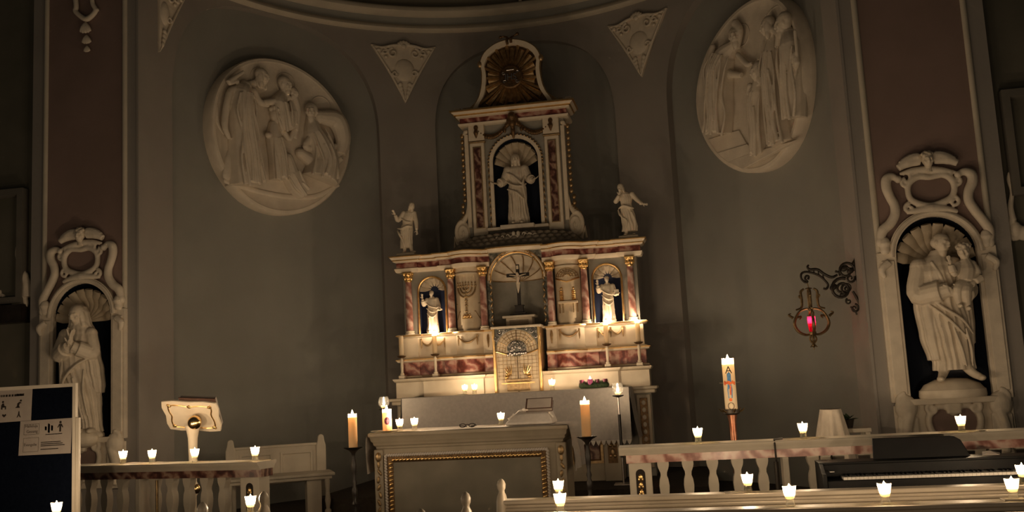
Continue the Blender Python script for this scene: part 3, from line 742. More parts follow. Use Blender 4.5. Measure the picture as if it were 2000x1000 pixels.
def mary():
    H = 1.38; x, z = -NCX-.03, NB+.06
    t = thing('saint_statue', 'cream statue of a veiled woman praying with folded hands', 'statue', (x, YC, NB), 'saints in the pink panel niches')
    q = MB(fig_tf(flat(0, YC, 0), x, NB, .04, 1)); q.ell((.02, .02, 0), (.27, .11, .18)); q.ell((.12, .0, .08), (.16, .10, .12)); q.ell((-.12, .01, .06), (.15, .09, .13)); q.box(-.2, .2, .0, .06, -.12, .12); q.build('base', 'statue', t, voxel=.01, sm=1)
    q = MB(fig_tf(flat(x, YC, 0, rz=.12), 0, z, .04, H))
    rows = [(.0, .10, 0, .085, .08, .10), (.06, .095, 0, .080, .08, .12), (.2, .07, 0, .098, .09, .12), (.34, .03, .0, .130, .10, .09), (.48, .0, .0, .145, .11, .06), (.60, -.01, .0, .142, .105, .05), (.70, -.005, .01, .134, .095, .04), (.77, 0, 0, .115, .08, .03), (.82, 0, 0, .09, .068, .02), (.86, 0, 0, .06, .055, 0), (.88, 0, 0, .05, .05, 0)]
    body(q, rows, folds=8, twist=.9, seed=12)
    # mantle sides ending in points
    robe(q, [(.30, .15, -.02, .03, .06, .1), (.36, .14, -.01, .05, .08, .10), (.48, .12, -.01, .06, .09, .08), (.60, .10, 0, .06, .08, .05), (.74, .07, 0, .05, .06, .02)], folds=6, twist=.5, seed=3)
    robe(q, [(.24, -.09, -.01, .05, .07, .1), (.4, -.09, 0, .06, .08, .09), (.58, -.09, .01, .06, .08, .05), (.74, -.08, 0, .05, .06, .02)], folds=6, twist=.5, seed=5)
    head(q, (-.005, .915, .045), .145, yaw=-.25, pitch=.22, roll=.05, hair='long')
    # veil
    robe(q, [(.74, 0, -.02, .120, .085, .05), (.80, 0, -.02, .105, .08, .05), (.86, -.003, -.012, .085, .075, .04), (.93, -.005, -.008, .074, .072, .02), (.975, -.005, -.005, .055, .06, .01), (1.0, -.005, 0, .02, .03, 0)], folds=7, twist=.2, seed=8)
    arm(q, (-.105, .76, .02), (-.14, .60, .06), (-.01, .665, .15), r=(.05, .055, .042), cuff=.062, hd=(.35, .9, .2), hn=(1, -.3, 0), hs=.115, curl=.12)
    arm(q, (.10, .76, .02), (.13, .605, .06), (.015, .665, .15), r=(.05, .055, .042), cuff=.062, hd=(-.05, .95, .2), hn=(-1, 0, 0), hs=.115, curl=.12, mir=-1)
    for pts in ([(.15, .58, .09), (.04, .52, .125), (-.06, .42, .12), (-.10, .3, .09)], [(.0, .42, .115), (.03, .28, .105), (.07, .10, .09)], [(.09, .48, .11), (.085, .32, .11), (.11, .13, .09)], [(-.11, .52, .08), (-.10, .38, .09), (-.08, .26, .08)]): swag(q, pts, .011)
    q.ell((.06, .01, .10), (.03, .025, .06)); q.ell((.14, .01, .09), (.03, .025, .06))
    q.build('woman', 'statue', t, voxel=.0065, sm=1)
mary()
# framed panels with stucco brackets on the outer walls
def side_panel(side):
    if side < 0: x0, x1, z0, z1 = -7.2, -5.17, 2.75, 4.05; lb = 'dark framed panel on the wall beyond the praying woman'
    else: x0, x1, z0, z1 = 5.12, 7.2, 3.05, 4.05; lb = 'dark framed panel on the wall beyond the saint with child'
    Y0 = YC+.12; tf = flat(0, Y0, 0)
    t = thing('framed_panel', lb, 'frame', ((x0+x1)/2, Y0, z0), 'framed panels on the outer walls')
    MB(tf).box(x0+.05, x1-.05, z0+.05, z1-.05, 0, .05).build('panel', 'wall_dark', t)
    m = MB(tf); m.sweep([(x0, z0, 0), (x1, z0, 0), (x1, z1, 0), (x0, z1, 0)], [(0, 0), (0, .12), (-.07, .12), (-.09, .06), (-.09, 0)], up=(0, 0, 1), closed=True); m.build('frame', 'frame_dark', t)
    if side < 0: MB(tf).box(x0, x1+.03, z0-.22, z0-.02, 0, .16).build('shelf', 'black_wood', t)
    t = thing('stucco_bracket', 'stucco scroll bracket under the framed panel beyond the %s' % ('praying woman' if side < 0 else 'saint with child'), 'stucco', ((x0+x1)/2, Y0, z0-.6), 'scroll brackets under the framed panels')
    S = (lambda px, py: (lambda P: (P.x, P.z))(atY(px, py, Y0-.06)))
    m = MB(tf)
    if side < 0:
        m.tube([(*S(*p), .05) for p in ((36, 445), (42, 460), (36, 478), (33, 500), (42, 525), (50, 548), (52, 580))], [.02, .025, .03, .025, .025, .045, .06], sub=5); m.ell((*S(43, 476), .05), (.03, .035, .03))
        scroll(m, S(36, 594), .10, 1.5, pi/2, -1, .05, .035); m.ell((*S(36, 594), .04), (.10, .10, .04)); scroll(m, S(14, 612), .07, 1.3, pi/2, 1, .05, .03); m.ell((*S(14, 612), .04), (.07, .07, .03)); scroll(m, S(2, 580), .06, 1.3, pi/2, 1, .05, .03); m.ell((*S(46, 545), .05), (.06, .09, .05))
    else:
        m.tube([(*S(*p), .05) for p in ((1972, 335), (1971, 350), (1977, 375), (1974, 405), (1978, 430))], [.015, .022, .02, .03, .04], sub=5)
        scroll(m, S(1983, 450), .10, 1.4, pi/2, 1, .05, .035); m.ell((*S(1984, 450), .05), (.06, .09, .05)); m.ell((*S(2002, 455), .05), (.09, .07, .05))
    m.build('scroll', 'stucco', t, voxel=.009, sm=1)
side_panel(-1); side_panel(1)
# ================================================================== HIGH ALTAR  (u = x, v = z, w = 12 - y)
AY = 12.0; AT = flat(0, AY, 0)
altar = thing('high_altar', 'tall cream and gilt high altar with marble columns and saint niches', 'altar', (0, 11.8, PRE))
def part(m, name, mt, parent=None, **k): return m.build(name, mt, parent or altar, **k)
def bx(name, mt, *b, parent=None, bevel=.006, **k): return part(MB(AT).box(*b), name, mt, parent, bevel=bevel, **k)
# --- table
bx('table_block', 'table_paint', -1.22, 1.22, PRE, 1.41, .25, .56)
bx('mensa_slab', 'cream', -1.34, 1.34, 1.41, 1.468, .1, .70, bevel=.012)
for fx in (.81, -.81):
    fp = MB(AT); fp.sweep([(fx-.19, .62, .56), (fx+.19, .62, .56), (fx+.19, 1.3, .56), (fx-.19, 1.3, .56)], [(0, 0), (0, .03), (-.03, .03), (-.045, .01), (-.045, 0)], up=(0, 0, 1), closed=True); part(fp, 'panel_frame', 'old_gold')
for s in (-1, 1):
    bx('front_panel', 'marble_brown', *( (.665, .955, .66, 1.26) if s > 0 else (-.955, -.665, .66, 1.26)), .555, .567)
    o = bx('pilaster', 'table_paint', s*1.11-.10, s*1.11+.10, PRE, 1.41, .50, .62)
    q = MB(AT); q.box(s*1.11-.055, s*1.11+.055, PRE+.2, 1.3, .61, .625); part(q, 'pilaster_panel', 'dark_gilt', o)
    q = MB(AT)
    for k in range(5): q.ell((s*1.11, .74+.12*k, .628), (.03, .04, .012), nu=8, nv=6); q.ell((s*1.11-.025, .70+.12*k, .628), (.02, .02, .012), nu=8, nv=6); q.ell((s*1.11+.025, .70+.12*k, .628), (.02, .02, .012), nu=8, nv=6); q.tube([(s*1.11, .68+.12*k, .626), (s*1.11, .80+.12*k, .626)], .006, n=6)
    part(q, 'pilaster_ornament', 'old_gold', o)
    # outer pier
    u0, u1 = s*1.36, s*1.57
    p = bx('pier', 'altar_grey', min(s*1.22, u1), max(s*1.22, u1), PRE, 1.385, -.1, .20)
    bx('pier_strip', 'table_paint', min(s*1.39, s*1.555), max(s*1.39, s*1.555), PRE+.1, 1.37, .19, .225, parent=p)
    bx('pier_inset', 'dark_gilt', min(s*1.425, s*1.52), max(s*1.425, s*1.52), PRE+.16, 1.33, .22, .23, parent=p)
    for k in range(8): q = MB(AT); q.ell((s*1.4725, .68+.085*k, .232), (.024, .030, .012), nu=8, nv=6); part(q, 'diamond', 'stucco', p)
    path = [(min(s*1.2, s*1.62), 1.385, .2), (max(s*1.2, s*1.62), 1.385, .2)]
    q = MB(AT); q.box(min(s*1.22, s*1.62), max(s*1.22, s*1.62), 1.385, 1.43, -.1, .26); q.box(min(s*1.22, s*1.65), max(s*1.22, s*1.65), 1.43, 1.468, -.1, .29); part(q, 'pier_cap', 'cream', p, bevel=.012)
# --- gradine
def mould(path, prof, name, mt, parent=None, smooth=40, **k): return part(MB(AT).sweep(path, prof), name, mt, parent, smooth=smooth, **k)
GP = [(-1.565, 0, -.1), (-1.565, 0, .22), (-1.20, 0, .22), (-1.20, 0, .26), (-.44, 0, .26), (-.44, 0, .23), (-.29, 0, .23)]
for s in (-1, 1):
    pth = GP if s < 0 else [(-a, b, c) for a, b, c in GP][::-1]
    mould(pth, [(0, 1.468), (0, 1.66), (.012, 1.665), (.03, 1.69), (.034, 1.705), (-.3, 1.705), (-.3, 1.468)], 'gradine', 'cream')
    pth2 = [(a, b, c+.002) for a, b, c in pth]
# --- plan path of the retable
def plan(s, base=0.0, n=14, x_out=1.5, inner=.335):
    P = [(1.5, -.12), (1.5, base+.03), (1.33, base+.03), (1.33, base), (.93, base), (.93, base+.05), (.80, base+.05)]
    P[0] = (x_out, -.12); P[1] = (x_out, base+.03)
    for i in range(n+1):
        t = i/n; a = -1+2*t; P.append((.79-.31*t*1.0, base+.06+.11*(1-a*a)))
    P += [(.47, base+.05), (inner, base+.05)]
    P = [(a, 0, b) for a, b in P]
    return P if s > 0 else [(-a, b, c) for a, b, c in P]
def rev(P): return P[::-1]
for s in (-1, 1):
    P = plan(s); 
    if s > 0: P = P[::-1]
    # now P runs with increasing x for both halves -> out = +w
    mould(P, [(.05, 1.70), (.07, 1.71), (.065, 1.735), (.045, 1.745), (-.12, 1.745), (-.12, 1.70)], 'plinth_moulding', 'cream')
    mould(P, [(.035, 1.745), (.035, 1.905), (-.12, 1.905), (-.12, 1.745)], 'marble_frieze', 'marble_red')
    mould(P, [(.04, 1.905), (.075, 1.915), (.085, 1.94), (.06, 1.955), (.03, 1.97), (-.12, 1.97), (-.12, 1.905)], 'dado_base', 'cream')
    mould(P, [(.02, 1.97), (.02, 2.215), (-.12, 2.215), (-.12, 1.97)], 'dado', 'cream')
    mould(P, [(.025, 2.215), (.06, 2.225), (.075, 2.245), (.07, 2.258), (-.14, 2.258), (-.14, 2.215)], 'dado_cap', 'cream')
    mould(P, [(.078, 1.931), (.092, 1.935), (.092, 1.945), (.078, 1.949)], 'gilt_fillet', 'gold')
    mould(P, [(.068, 2.234), (.083, 2.238), (.083, 2.250), (.068, 2.254)], 'gilt_fillet', 'gold')
    # festoons on the dado
    for (c, wd, w) in ((1.12, .30, .028), (1.12+.0, 0, 0), (.635, .24, .20)):
        if not wd: continue
        spans = [(c-wd/2, c), (c, c+wd/2)] if wd > .28 else [(c-wd/2, c+wd/2)]
        for a, b in spans:
            q = MB(AT); N = 10
            pts = [(s*(a+(b-a)*i/N), 2.185-.075*4*(i/N)*(1-i/N), w+.004-(0 if w < .1 else .16*((a+(b-a)*i/N-c)/.155)**2*.35)) for i in range(N+1)]
            q.tube(pts, [.006+.008*sin(pi*i/N) for i in range(N+1)], n=7); part(q, 'festoon', 'old_gold')
            for e in (pts[0], pts[-1]):
                q = MB(AT); q.tube([e, (e[0], e[1]-.05, e[2]), (e[0], e[1]-.11, e[2])], [.009, .012, .004], n=7); q.ell((e[0], e[1]+.005, e[2]), (.014, .014, .01), nu=8, nv=6); part(q, 'tassel', 'old_gold')
    q = MB(AT); q.tube([(s*.40, 2.2, .075), (s*.40, 2.15, .08), (s*.40, 2.04, .078)], [.01, .018, .006], n=7); part(q, 'tassel', 'old_gold')
    # retable wall behind the columns, with saint niche
    nc, nw, nb, nsp, ntop = 1.115, .178, 2.26, 2.80, 3.0
    q = MB(AT); mir = (lambda u: s*u)
    ar = arc(nc, nsp, nw, pi, 0, 20)
    q.loft([[(s*.90, 2.25, .0), (s*.90, 3.10, .0)], [(s*(nc-nw), 2.25, .0), (s*(nc-nw), 3.10, .0)]], False, False)
    q.loft([[(s*(nc+nw), 2.25, .0), (s*(nc+nw), 3.10, .0)], [(s*1.49, 2.25, .0), (s*1.49, 3.10, .0)], [(s*1.49, 2.25, -.3), (s*1.49, 3.10, -.3)]], False, False)
    q.loft([[(s*u, v, 0), (s*u, 3.10, 0)] for u, v in ar], False, False); part(q, 'bay_wall', 'altar_grey')
    q = MB(AT); pl = [(nc+nw*cos(t), -.15*sin(t)) for t in [pi-pi*i/18 for i in range(19)]]
    q.loft([[(s*u, nb, w), (s*u, nsp, w)] for u, w in pl], False, False)
    q.loft([[(s*(nc+(u-nc)*cos(ph)), nsp+nw*sin(ph), w*cos(ph)) for u, w in pl] for ph in [pi/2*j/8 for j in range(9)]], False, False); part(q, 'niche', 'navy_blue')
    q = MB(AT); q.tube([(s*(nc-nw), nb, .006)]+[(s*u, v, .006) for u, v in ar]+[(s*(nc+nw), nb, .006)], .014, n=7); part(q, 'niche_moulding', 'gold')
    for k in range(7):
        a0 = pi*(k+.5)/7; d = V3((s*cos(a0), sin(a0), 0)); b = V3((s*nc, nsp+.02, -.13))+d*nw*.30; tip = V3((s*nc, nsp, -.02))+d*nw*.93
        q = MB(AT); q.tube([tuple(b), tuple(b.lerp(tip, .55)+V3((0, 0, -.03))), tuple(tip)], [.008, .028, .036], n=9, sub=4, flatw=.5); part(q, 'shell_lobe', 'ivory')
    # convex relief bay
    q = MB(AT); N = 14
    q.loft([[(s*(.79-.31*i/N), 2.258, .04+.11*(1-(-1+2*i/N)**2)), (s*(.79-.31*i/N), 3.02, .04+.11*(1-(-1+2*i/N)**2))] for i in range(N+1)], False, False)
    bay = part(q, 'curved_panel', 'relief_cream', smooth=60)
    def C(u, v, w=0):  # point on the convex bay, u measured from its middle
        a = u/.155; return (s*.635+u, v, .045+.11*max(0, 1-a*a)+w)
    for vv, hh, ww in ((3.0, .05, .02), (2.965, .018, .03)):
        q = MB(AT); q.loft([[C(-.155+.31*i/N, vv, 0), C(-.155+.31*i/N, vv, ww), C(-.155+.31*i/N, vv+hh, ww), C(-.155+.31*i/N, vv+hh, 0)] for i in range(N+1)]); part(q, 'panel_moulding', 'cream', bay)
    if s < 0:   # seven-branched candlestick
        for r in (.036, .075, .112):
            q = MB(AT); q.tube([C(r*cos(a), 2.80+r*1.15*sin(a), .01) for a in [pi+pi*i/16 for i in range(17)]], .010, n=6); part(q, 'menorah_branch', 'old_gold', bay)
        q = MB(AT); q.tube([C(0, v, .012) for v in (2.46, 2.55, 2.65, 2.80)], [.012, .010, .012, .010], n=7)
        for v in (2.50, 2.57, 2.63, 2.68): q.ell(C(0, v, .014), (.02, .012, .014), nu=8, nv=6)
        part(q, 'menorah_stem', 'old_gold', bay)
        for k in range(-3, 4):
            q = MB(AT); q.lathe([(.006, 0), (.014, .02), (.010, .03)], *C(k*.0373, 2.80, .012)[:2], C(k*.0373, 0, .012)[2], n=8); q.ell(C(k*.0373, 2.85, .012), (.008, .022, .008), nu=7, nv=6); part(q, 'menorah_cup', 'old_gold', bay)
        q = MB(AT)
        for dx in (-.04, 0, .04): scroll(q, (C(dx, 0)[0], 2.44), .022, 1.2, pi/2, 1 if dx > 0 else -1, C(dx, 0)[2]+.004, .008)
        q.tube([C(-.06, 2.415, .008), C(0, 2.415, .01), C(.06, 2.415, .008)], .008, n=6); part(q, 'menorah_foot', 'gold', bay)
        q = MB(AT); q.tube([C(-.15, 2.60, .004), C(0, 2.60, .004), C(.15, 2.60, .004)], .004, n=5); q.tube([C(-.15, 2.40, .004), C(-.10, 2.50, .004), C(.10, 2.50, .004), C(.15, 2.40, .004)], .004, n=5); part(q, 'ground_line', 'old_gold', bay)
    else:       # table with two stacks of loaves under a canopy
        q = MB(AT); NN = 8
        for i in range(4):
            r = .05+.03*i; q.tube([C(r*cos(a)*1.0, 2.84+r*.75*sin(a), .006) for a in [pi*j/14 for j in range(15)]], .005, n=5)
        for j in range(9):
            a = pi*(j+.5)/9; q.tube([C(.03*cos(a), 2.845+.02*sin(a), .006), C(.14*cos(a), 2.84+.105*sin(a), .006)], .004, n=5)
        part(q, 'canopy_grille', 'old_gold', bay)
        q = MB(AT); q.tube([C(-.145, 2.83, .012), C(-.07, 2.80, .014), C(0, 2.775, .014), C(.07, 2.80, .014), C(.145, 2.83, .012)], .009, n=6); part(q, 'canopy_edge', 'gold', bay)
        for dx in (-.075, .075):
            q = MB(AT)
            for k in range(6): q.ell(C(dx, 2.555+.022*k, .018), (.027, .011, .018), nu=10, nv=6)
            q.ell(C(dx, 2.70, .018), (.014, .016, .012), nu=8, nv=6); part(q, 'loaf_stack', 'gold', bay)
        q = MB(AT); q.box(s*.635-.12, s*.635+.12, 2.515, 2.545, .06, .178); part(q, 'table_top', 'relief_cream', bay, bevel=.005)
        for dx in (-.11, -.065, .065, .11): q = MB(AT); q.tube([C(dx, 2.515, .01), C(dx, 2.40, .01)], .007, n=6); part(q, 'table_leg', 'old_gold', bay)
    # columns
    for u, w, mt in ((1.41, .05, 'marble_pink'), (.845, .09, 'marble_pink'), (.425, .11, 'marble_pink')):
        q = MB(AT); q.lathe([(.062, 2.258), (.062, 2.275), (.052, 2.285), (.058, 2.298), (.045, 2.31)], s*u, 0, w, n=18); b = part(q, 'column_base', 'cream')
        q = MB(AT); q.lathe([(.044, 2.31), (.046, 2.45), (.044, 2.65), (.038, 2.93)], s*u, 0, w, n=18); part(q, 'column_shaft', mt)
        q = MB(AT); q.lathe([(.040, 2.925), (.046, 2.935), (.040, 2.945), (.042, 2.98), (.055, 3.02), (.045, 3.03)], s*u, 0, w, n=16)
        for k in range(8):
            a = 2*pi*k/8; q.ell((s*u+.048*cos(a), 2.975, w+.048*sin(a)), (.014, .026, .014), nu=7, nv=6); 
        for k in range(4):
            a = pi/4+pi/2*k; q.ell((s*u+.06*cos(a), 3.02, w+.06*sin(a)), (.017, .017, .017), nu=8, nv=6)
        q.box(s*u-.06, s*u+.06, 3.03, 3.052, w-.06, w+.06); part(q, 'capital', 'gold', voxel=.005, sm=1)
    # centre jamb of dark marble + gilt leaf edge
    bx('jamb', 'marble_grey', min(s*.325, s*.385), max(s*.325, s*.385), 2.258, 3.05, -.2, .055)
    q = MB(AT)
    for k in range(10): q.ell((s*.335, 2.34+.075*k, .06), (.016, .034, .014), nu=7, nv=6, M=Matrix.Rotation(s*.4*(1 if k % 2 else -1), 3, 'Z'))
    o = part(q, 'leaf_edge', 'old_gold', voxel=.005, sm=1); o['kind'] = 'stuff'
    # entablature
    P2 = plan(s, .0, x_out=1.5, inner=.335 if s > 0 else .335); P2 = P2[::-1] if s > 0 else P2
    mould(P2, [(.05, 3.05), (.06, 3.06), (.075, 3.10), (.06, 3.105), (-.14, 3.105), (-.14, 3.05)], 'architrave', 'cream')
    mould(P2, [(.05, 3.105), (.05, 3.175), (-.14, 3.175), (-.14, 3.105)], 'frieze', 'marble_red')
    mould(P2, [(.055, 3.175), (.085, 3.19), (.09, 3.205), (.115, 3.235), (.12, 3.262), (-.16, 3.262), (-.16, 3.175)], 'cornice', 'cream')
    mould(P2, [(.086, 3.198), (.098, 3.204), (.098, 3.212), (.088, 3.218)], 'gilt_fillet', 'gold')
    mould(P2, [(.118, 3.244), (.13, 3.248), (.13, 3.260), (.118, 3.262)], 'gilt_fillet', 'gold')
    # plinth for the crowning statues
    bx('statue_plinth', 'cream', s*1.42-.12, s*1.42+.12, 3.262, 3.300, -.13, .10, bevel=.01)
# --- centre of the retable: niche with conch, tabernacle below
cw, csp = .325, 2.87
q = MB(AT); pl = [(cw*cos(t), -.28*sin(t)) for t in [pi-pi*i/24 for i in range(25)]]
q.loft([[(u, 2.258, w), (u, csp, w)] for u, w in pl], False, False); part(q, 'centre_niche', 'altar_grey', smooth=60)
q = MB(AT); q.loft([[(u*cos(ph), csp+cw*sin(ph)*.97, w*cos(ph)) for u, w in pl] for ph in [pi/2*j/10 for j in range(11)]], False, False); part(q, 'conch', 'ivory', smooth=60)
for k in range(8):
    a0 = pi*k/7; d = V3((cos(a0), sin(a0)*.97, 0)); b = V3((0, csp, -.27)); 
    pts = []
    for i in range(7):
        ph = pi/2*i/6; pts.append((cw*.99*d.x*sin(ph), csp+cw*.96*d.y*sin(ph), -.275*cos(ph)))
    q = MB(AT); q.tube(pts, [.003, .005, .006, .007, .008, .008, .008], n=6); part(q, 'conch_rib', 'old_gold')
aa = arc(0, csp, cw+.0, pi, 0, 28); q = MB(AT); q.band(aa, arc(0, csp, cw+.05, pi, 0, 28), -.02, .07); part(q, 'arch_moulding', 'ivory')
q = MB(AT); q.tube([(u, v, .072) for u, v in arc(0, csp, cw+.008, pi, 0, 28)], .010, n=7); part(q, 'gilt_arch', 'gold')
q = MB(AT); q.tube([(u, v, .07) for u, v in arc(0, csp, cw+.045, pi, 0, 28)], .012, n=7); part(q, 'gilt_arch', 'old_gold')
# spandrels over the conch and centre cornice
q = MB(AT)
for s in (-1, 1):
    ar = arc(0, csp, cw+.05, pi/2, 0 if s > 0 else pi, 16)
    q.loft([[(u, v, .0), (u, 3.262, .0), (u, 3.262, .05), (u, v, .05)] for u, v in ar])
part(q, 'spandrel', 'marble_grey')
CP = [(-.335, 0, .05)]+[(-.335+.67*i/12, 0, .05+.05*sin(pi*i/12)) for i in range(1, 12)]+[(.335, 0, .05)]
mould(CP, [(.085, 3.215), (.10, 3.23), (.12, 3.262), (.12, 3.275), (-.2, 3.275), (-.2, 3.215)], 'centre_cornice', 'cream')
mould(CP, [(.118, 3.254), (.13, 3.258), (.13, 3.270), (.118, 3.272)], 'gilt_fillet', 'gold')
bx('niche_floor', 'cream', -.335, .335, 2.235, 2.26, -.28, .12)
q = MB(AT)
for s in (-1, 1):
    for k in range(5): q.ell((s*(.05+.045*k), 3.235-.008*k*k, .09), (.026, .015, .016), nu=8, nv=6, M=Matrix.Rotation(-s*.3*k, 3, 'Z'))
q.ell((0, 3.24, .1), (.04, .035, .03)); part(q, 'keystone_garland', 'old_gold', voxel=.006, sm=1)
ped = bx('crucifix_pedestal', 'ivory', -.165, .165, 2.26, 2.385, -.14, .06)
bx('pedestal_cap', 'ivory', -.205, .205, 2.385, 2.415, -.17, .09, parent=ped); bx('pedestal_panel', 'shell', -.12, .12, 2.285, 2.36, .058, .064, parent=ped); bx('pedestal_base', 'ivory', -.185, .185, 2.26, 2.28, -.15, .075, parent=ped)
# --- tabernacle
tb = bx('tabernacle_case', 'old_gold', -.292, .292, 1.468, 2.262, .0, .30)
bx('tabernacle_cap', 'cream', -.31, .31, 2.245, 2.275, .0, .33, parent=tb)
tw, tsp = .262, 1.965
q = MB(AT)
for s in (-1, 1):
    ar = arc(0, tsp, tw, pi/2, 0 if s > 0 else pi, 14); q.loft([[(u, v, .295), (u, 2.245, .295), (u, 2.245, .315), (u, v, .315)] for u, v in ar])
part(q, 'spandrel_scrollwork', 'marble_grey', tb)
for s in (-1, 1):
    q = MB(AT); scroll(q, (s*.20, 2.20), .04, 1.4, 0, s, .318, .008); scroll(q, (s*.25, 2.13), .03, 1.3, 0, s, .318, .007); scroll(q, (s*.13, 2.225), .02, 1.2, 0, s, .318, .006); part(q, 'spandrel_scroll', 'silver', tb)
    q = MB(AT); q.box(min(s*.262, s*.295), max(s*.262, s*.295), 1.468, 2.245, .29, .325); part(q, 'door_frame', 'gold', tb, bevel=.006)
    # door leaf: lower panel, arched upper coffered part
    q = MB(AT); q.box(min(s*.003, s*.262), max(s*.003, s*.262), 1.468, tsp, .285, .303); d = part(q, 'door', 'relief_cream', tb)
    q = MB(AT); ar = arc(0, tsp, tw, pi/2, 0 if s > 0 else pi, 14); q.loft([[(u if abs(u) > .003 else s*.003, tsp, .285), (u if abs(u) > .003 else s*.003, v, .285), (u if abs(u) > .003 else s*.003, v, .303), (u if abs(u) > .003 else s*.003, tsp, .303)] for u, v in ar]); part(q, 'door_arch', 'relief_cream', tb)
    q = MB(AT)
    for r in (.145, .18, .215, .25): q.tube([(u, v, .304) for u, v in arc(0, tsp, r, pi/2, 0 if s > 0 else pi, 12)], .0035, n=5)
    for k in range(1, 6):
        a = pi/2-s*pi/2*k/6; q.tube([(.14*cos(a), tsp+.14*sin(a), .304), (.255*cos(a), tsp+.255*sin(a), .304)], .0035, n=5)
    part(q, 'coffer_lines', 'old_gold', tb)
    q = MB(AT); q.tube([(s*.12, tsp-.035, .308), (s*.262, tsp+.008, .308)], .010, n=7); part(q, 'canopy_edge', 'gold', tb)
    q = MB(AT)
    for i in range(5): q.tube([(s*(.03+.05*i), 1.62, .304), (s*(.03+.05*i), 1.92, .304)], .002, n=4)
    for i in range(7): q.tube([(s*.01, 1.63+.045*i, .304), (s*.25, 1.63+.045*i, .304)], .002, n=4)
    o = part(q, 'lattice', 'old_gold', tb); o['kind'] = 'stuff'
    # kneeling cherub wings beside the ark
    q = MB(AT); b = (s*.135, 1.655, .312)
    for k in range(4): q.tube([b, (s*(.12-.012*k), 1.70, .318), (s*(.135-.03*k+.03), 1.77+.012*k, .315)], [.009, .010, .003], n=6, sub=3)
    q.ell((s*.14, 1.655, .318), (.022, .03, .018), nu=8, nv=6); q.ell((s*.135, 1.69, .32), (.014, .016, .014), nu=8, nv=6); part(q, 'cherub', 'gold', tb)
q = MB(AT); q.box(-.14, .14, 1.49, 1.60, .30, .318); q.box(-.16, .16, 1.60, 1.635, .30, .328); part(q, 'ark', 'old_gold', tb, bevel=.005)
q = MB(AT); q.box(-.20, .20, 1.575, 1.588, .318, .335); part(q, 'carrying_pole', 'gold', tb)
q = MB(AT); q.box(-.0035, .0035, 1.47, 2.22, .302, .312); part(q, 'door_edge', 'dark_gilt', tb)
# cloud of glory on the doors
q = MB(AT); q.ell((0, 2.0, .30), (.125, .10, .02)); part(q, 'cloud', 'marble_grey', tb)
rnd = random.Random(3); q = MB(AT)
for k in range(26):
    a = rnd.uniform(-.2, pi+.2); r = rnd.uniform(.03, .11); u, v = r*cos(a), 1.985+.9*r*sin(a)
    scroll(q, (u, v), rnd.uniform(.012, .022), 1.1, rnd.uniform(0, 6), rnd.choice((-1, 1)), .316, .006, n=6)
for k in range(9): q.ell((-.11+.0275*k, 1.925+.02*abs(sin(k*1.7)), .32), (.016, .026, .012), nu=8, nv=6)
o = part(q, 'cloud_curls', 'silver', tb); o['kind'] = 'stuff'
# ================================================================== upper storey of the altar (w measured from y = 12; upper plane at w = -.30)
UW = -.30
# curved roof with fish scales between the volutes
q = MB(AT); N = 24
rr = []
for i in range(N+1):
    u = -.80+1.6*i/N; t = abs(u)/.80; rr.append([(u, 3.26, .06), (u, 3.262+.05+.0*t, .06), (u, 3.34+.15*sqrt(max(0, 1-t**2.2)), UW+.18), (u, 3.36+.17*sqrt(max(0, 1-t**2.2)), UW)])
q.loft(rr, False, False); roof = part(q, 'attic_roof', 'scale_roof', smooth=60)
sc = MB().ell((0, 0, 0), (.042, .030, .014), nu=8, nv=5).build('roof_scale', 'scale_roof', mesh_only=True)
for j in range(3):
    for i in range(16):
        u = -.72+1.44*(i+.5*(j % 2))/15.5; t = abs(u)/.80; e = sqrt(max(0, 1-t**2.2))
        v = 3.315+(.03+.15*e)*(j+.4)/2.9; w = .055+(UW+.12)*(j+.4)/2.9
        o = bpy.data.objects.new('roof_scale', sc); COL.objects.link(o); o.location = (u, AY-w-.006, v); o.rotation_euler = (0, -.5*u, 0); attach(o, roof)
q = MB(AT)
for s in (-1, 1):
    for k in range(3): scroll(q, (s*(.10+.07*k), 3.44-.012*k), .03, 1.2, 0, s, UW+.25, .011)
q.ell((-.03, 3.46, UW+.26), (.025, .03, .025)); q.ell((.03, 3.46, UW+.26), (.025, .03, .025)); q.ell((0, 3.42, UW+.26), (.10, .02, .02)); part(q, 'cherub_cartouche', 'stucco', voxel=.006, sm=1)
# back body with niche
uw, usp, ub = .30, 4.45, 3.575
ar = arc(.0, usp, uw, pi, 0, 24)
q = MB(AT); 
for s in (-1, 1):
    q.loft([[(s*uw, 3.50, UW), (s*uw, 4.98, UW)], [(s*.66, 3.50, UW), (s*.66, 4.98, UW)], [(s*.66, 3.50, UW-.3), (s*.66, 4.98, UW-.3)]], False, False)
q.loft([[(u, v, UW), (u, 4.98, UW)] for u, v in ar], False, False); q.loft([[(-uw, 3.5, UW), (-uw, ub, UW)], [(uw, 3.5, UW), (uw, ub, UW)]], False, False)
part(q, 'upper_wall', 'altar_grey', smooth=30)
q = MB(AT); pl = [(uw*cos(t), UW-.20*sin(t)) for t in [pi-pi*i/20 for i in range(21)]]
q.loft([[(u, ub, w), (u, usp, w)] for u, w in pl], False, False); q.loft([[(u*cos(ph), usp+uw*sin(ph), UW+(w-UW)*cos(ph)) for u, w in pl] for ph in [pi/2*j/8 for j in range(9)]], False, False); q.loft([[(u, ub, w), (u, ub, UW)] for u, w in pl], False, False)
part(q, 'upper_niche', 'navy', smooth=60)
for k in range(9):
    a0 = pi*(k+.5)/9; d = V3((cos(a0), sin(a0), 0)); b = V3((0, usp-.07, UW-.17)); tip = V3((0, usp-.02, UW-.02))+d*uw*.92
    q = MB(AT); q.tube([tuple(b), tuple(b.lerp(tip, .5)+V3((0, 0, -.03))), tuple(tip)], [.01, .036, .046], n=9, sub=4, flatw=.5); part(q, 'shell_lobe', 'shell')
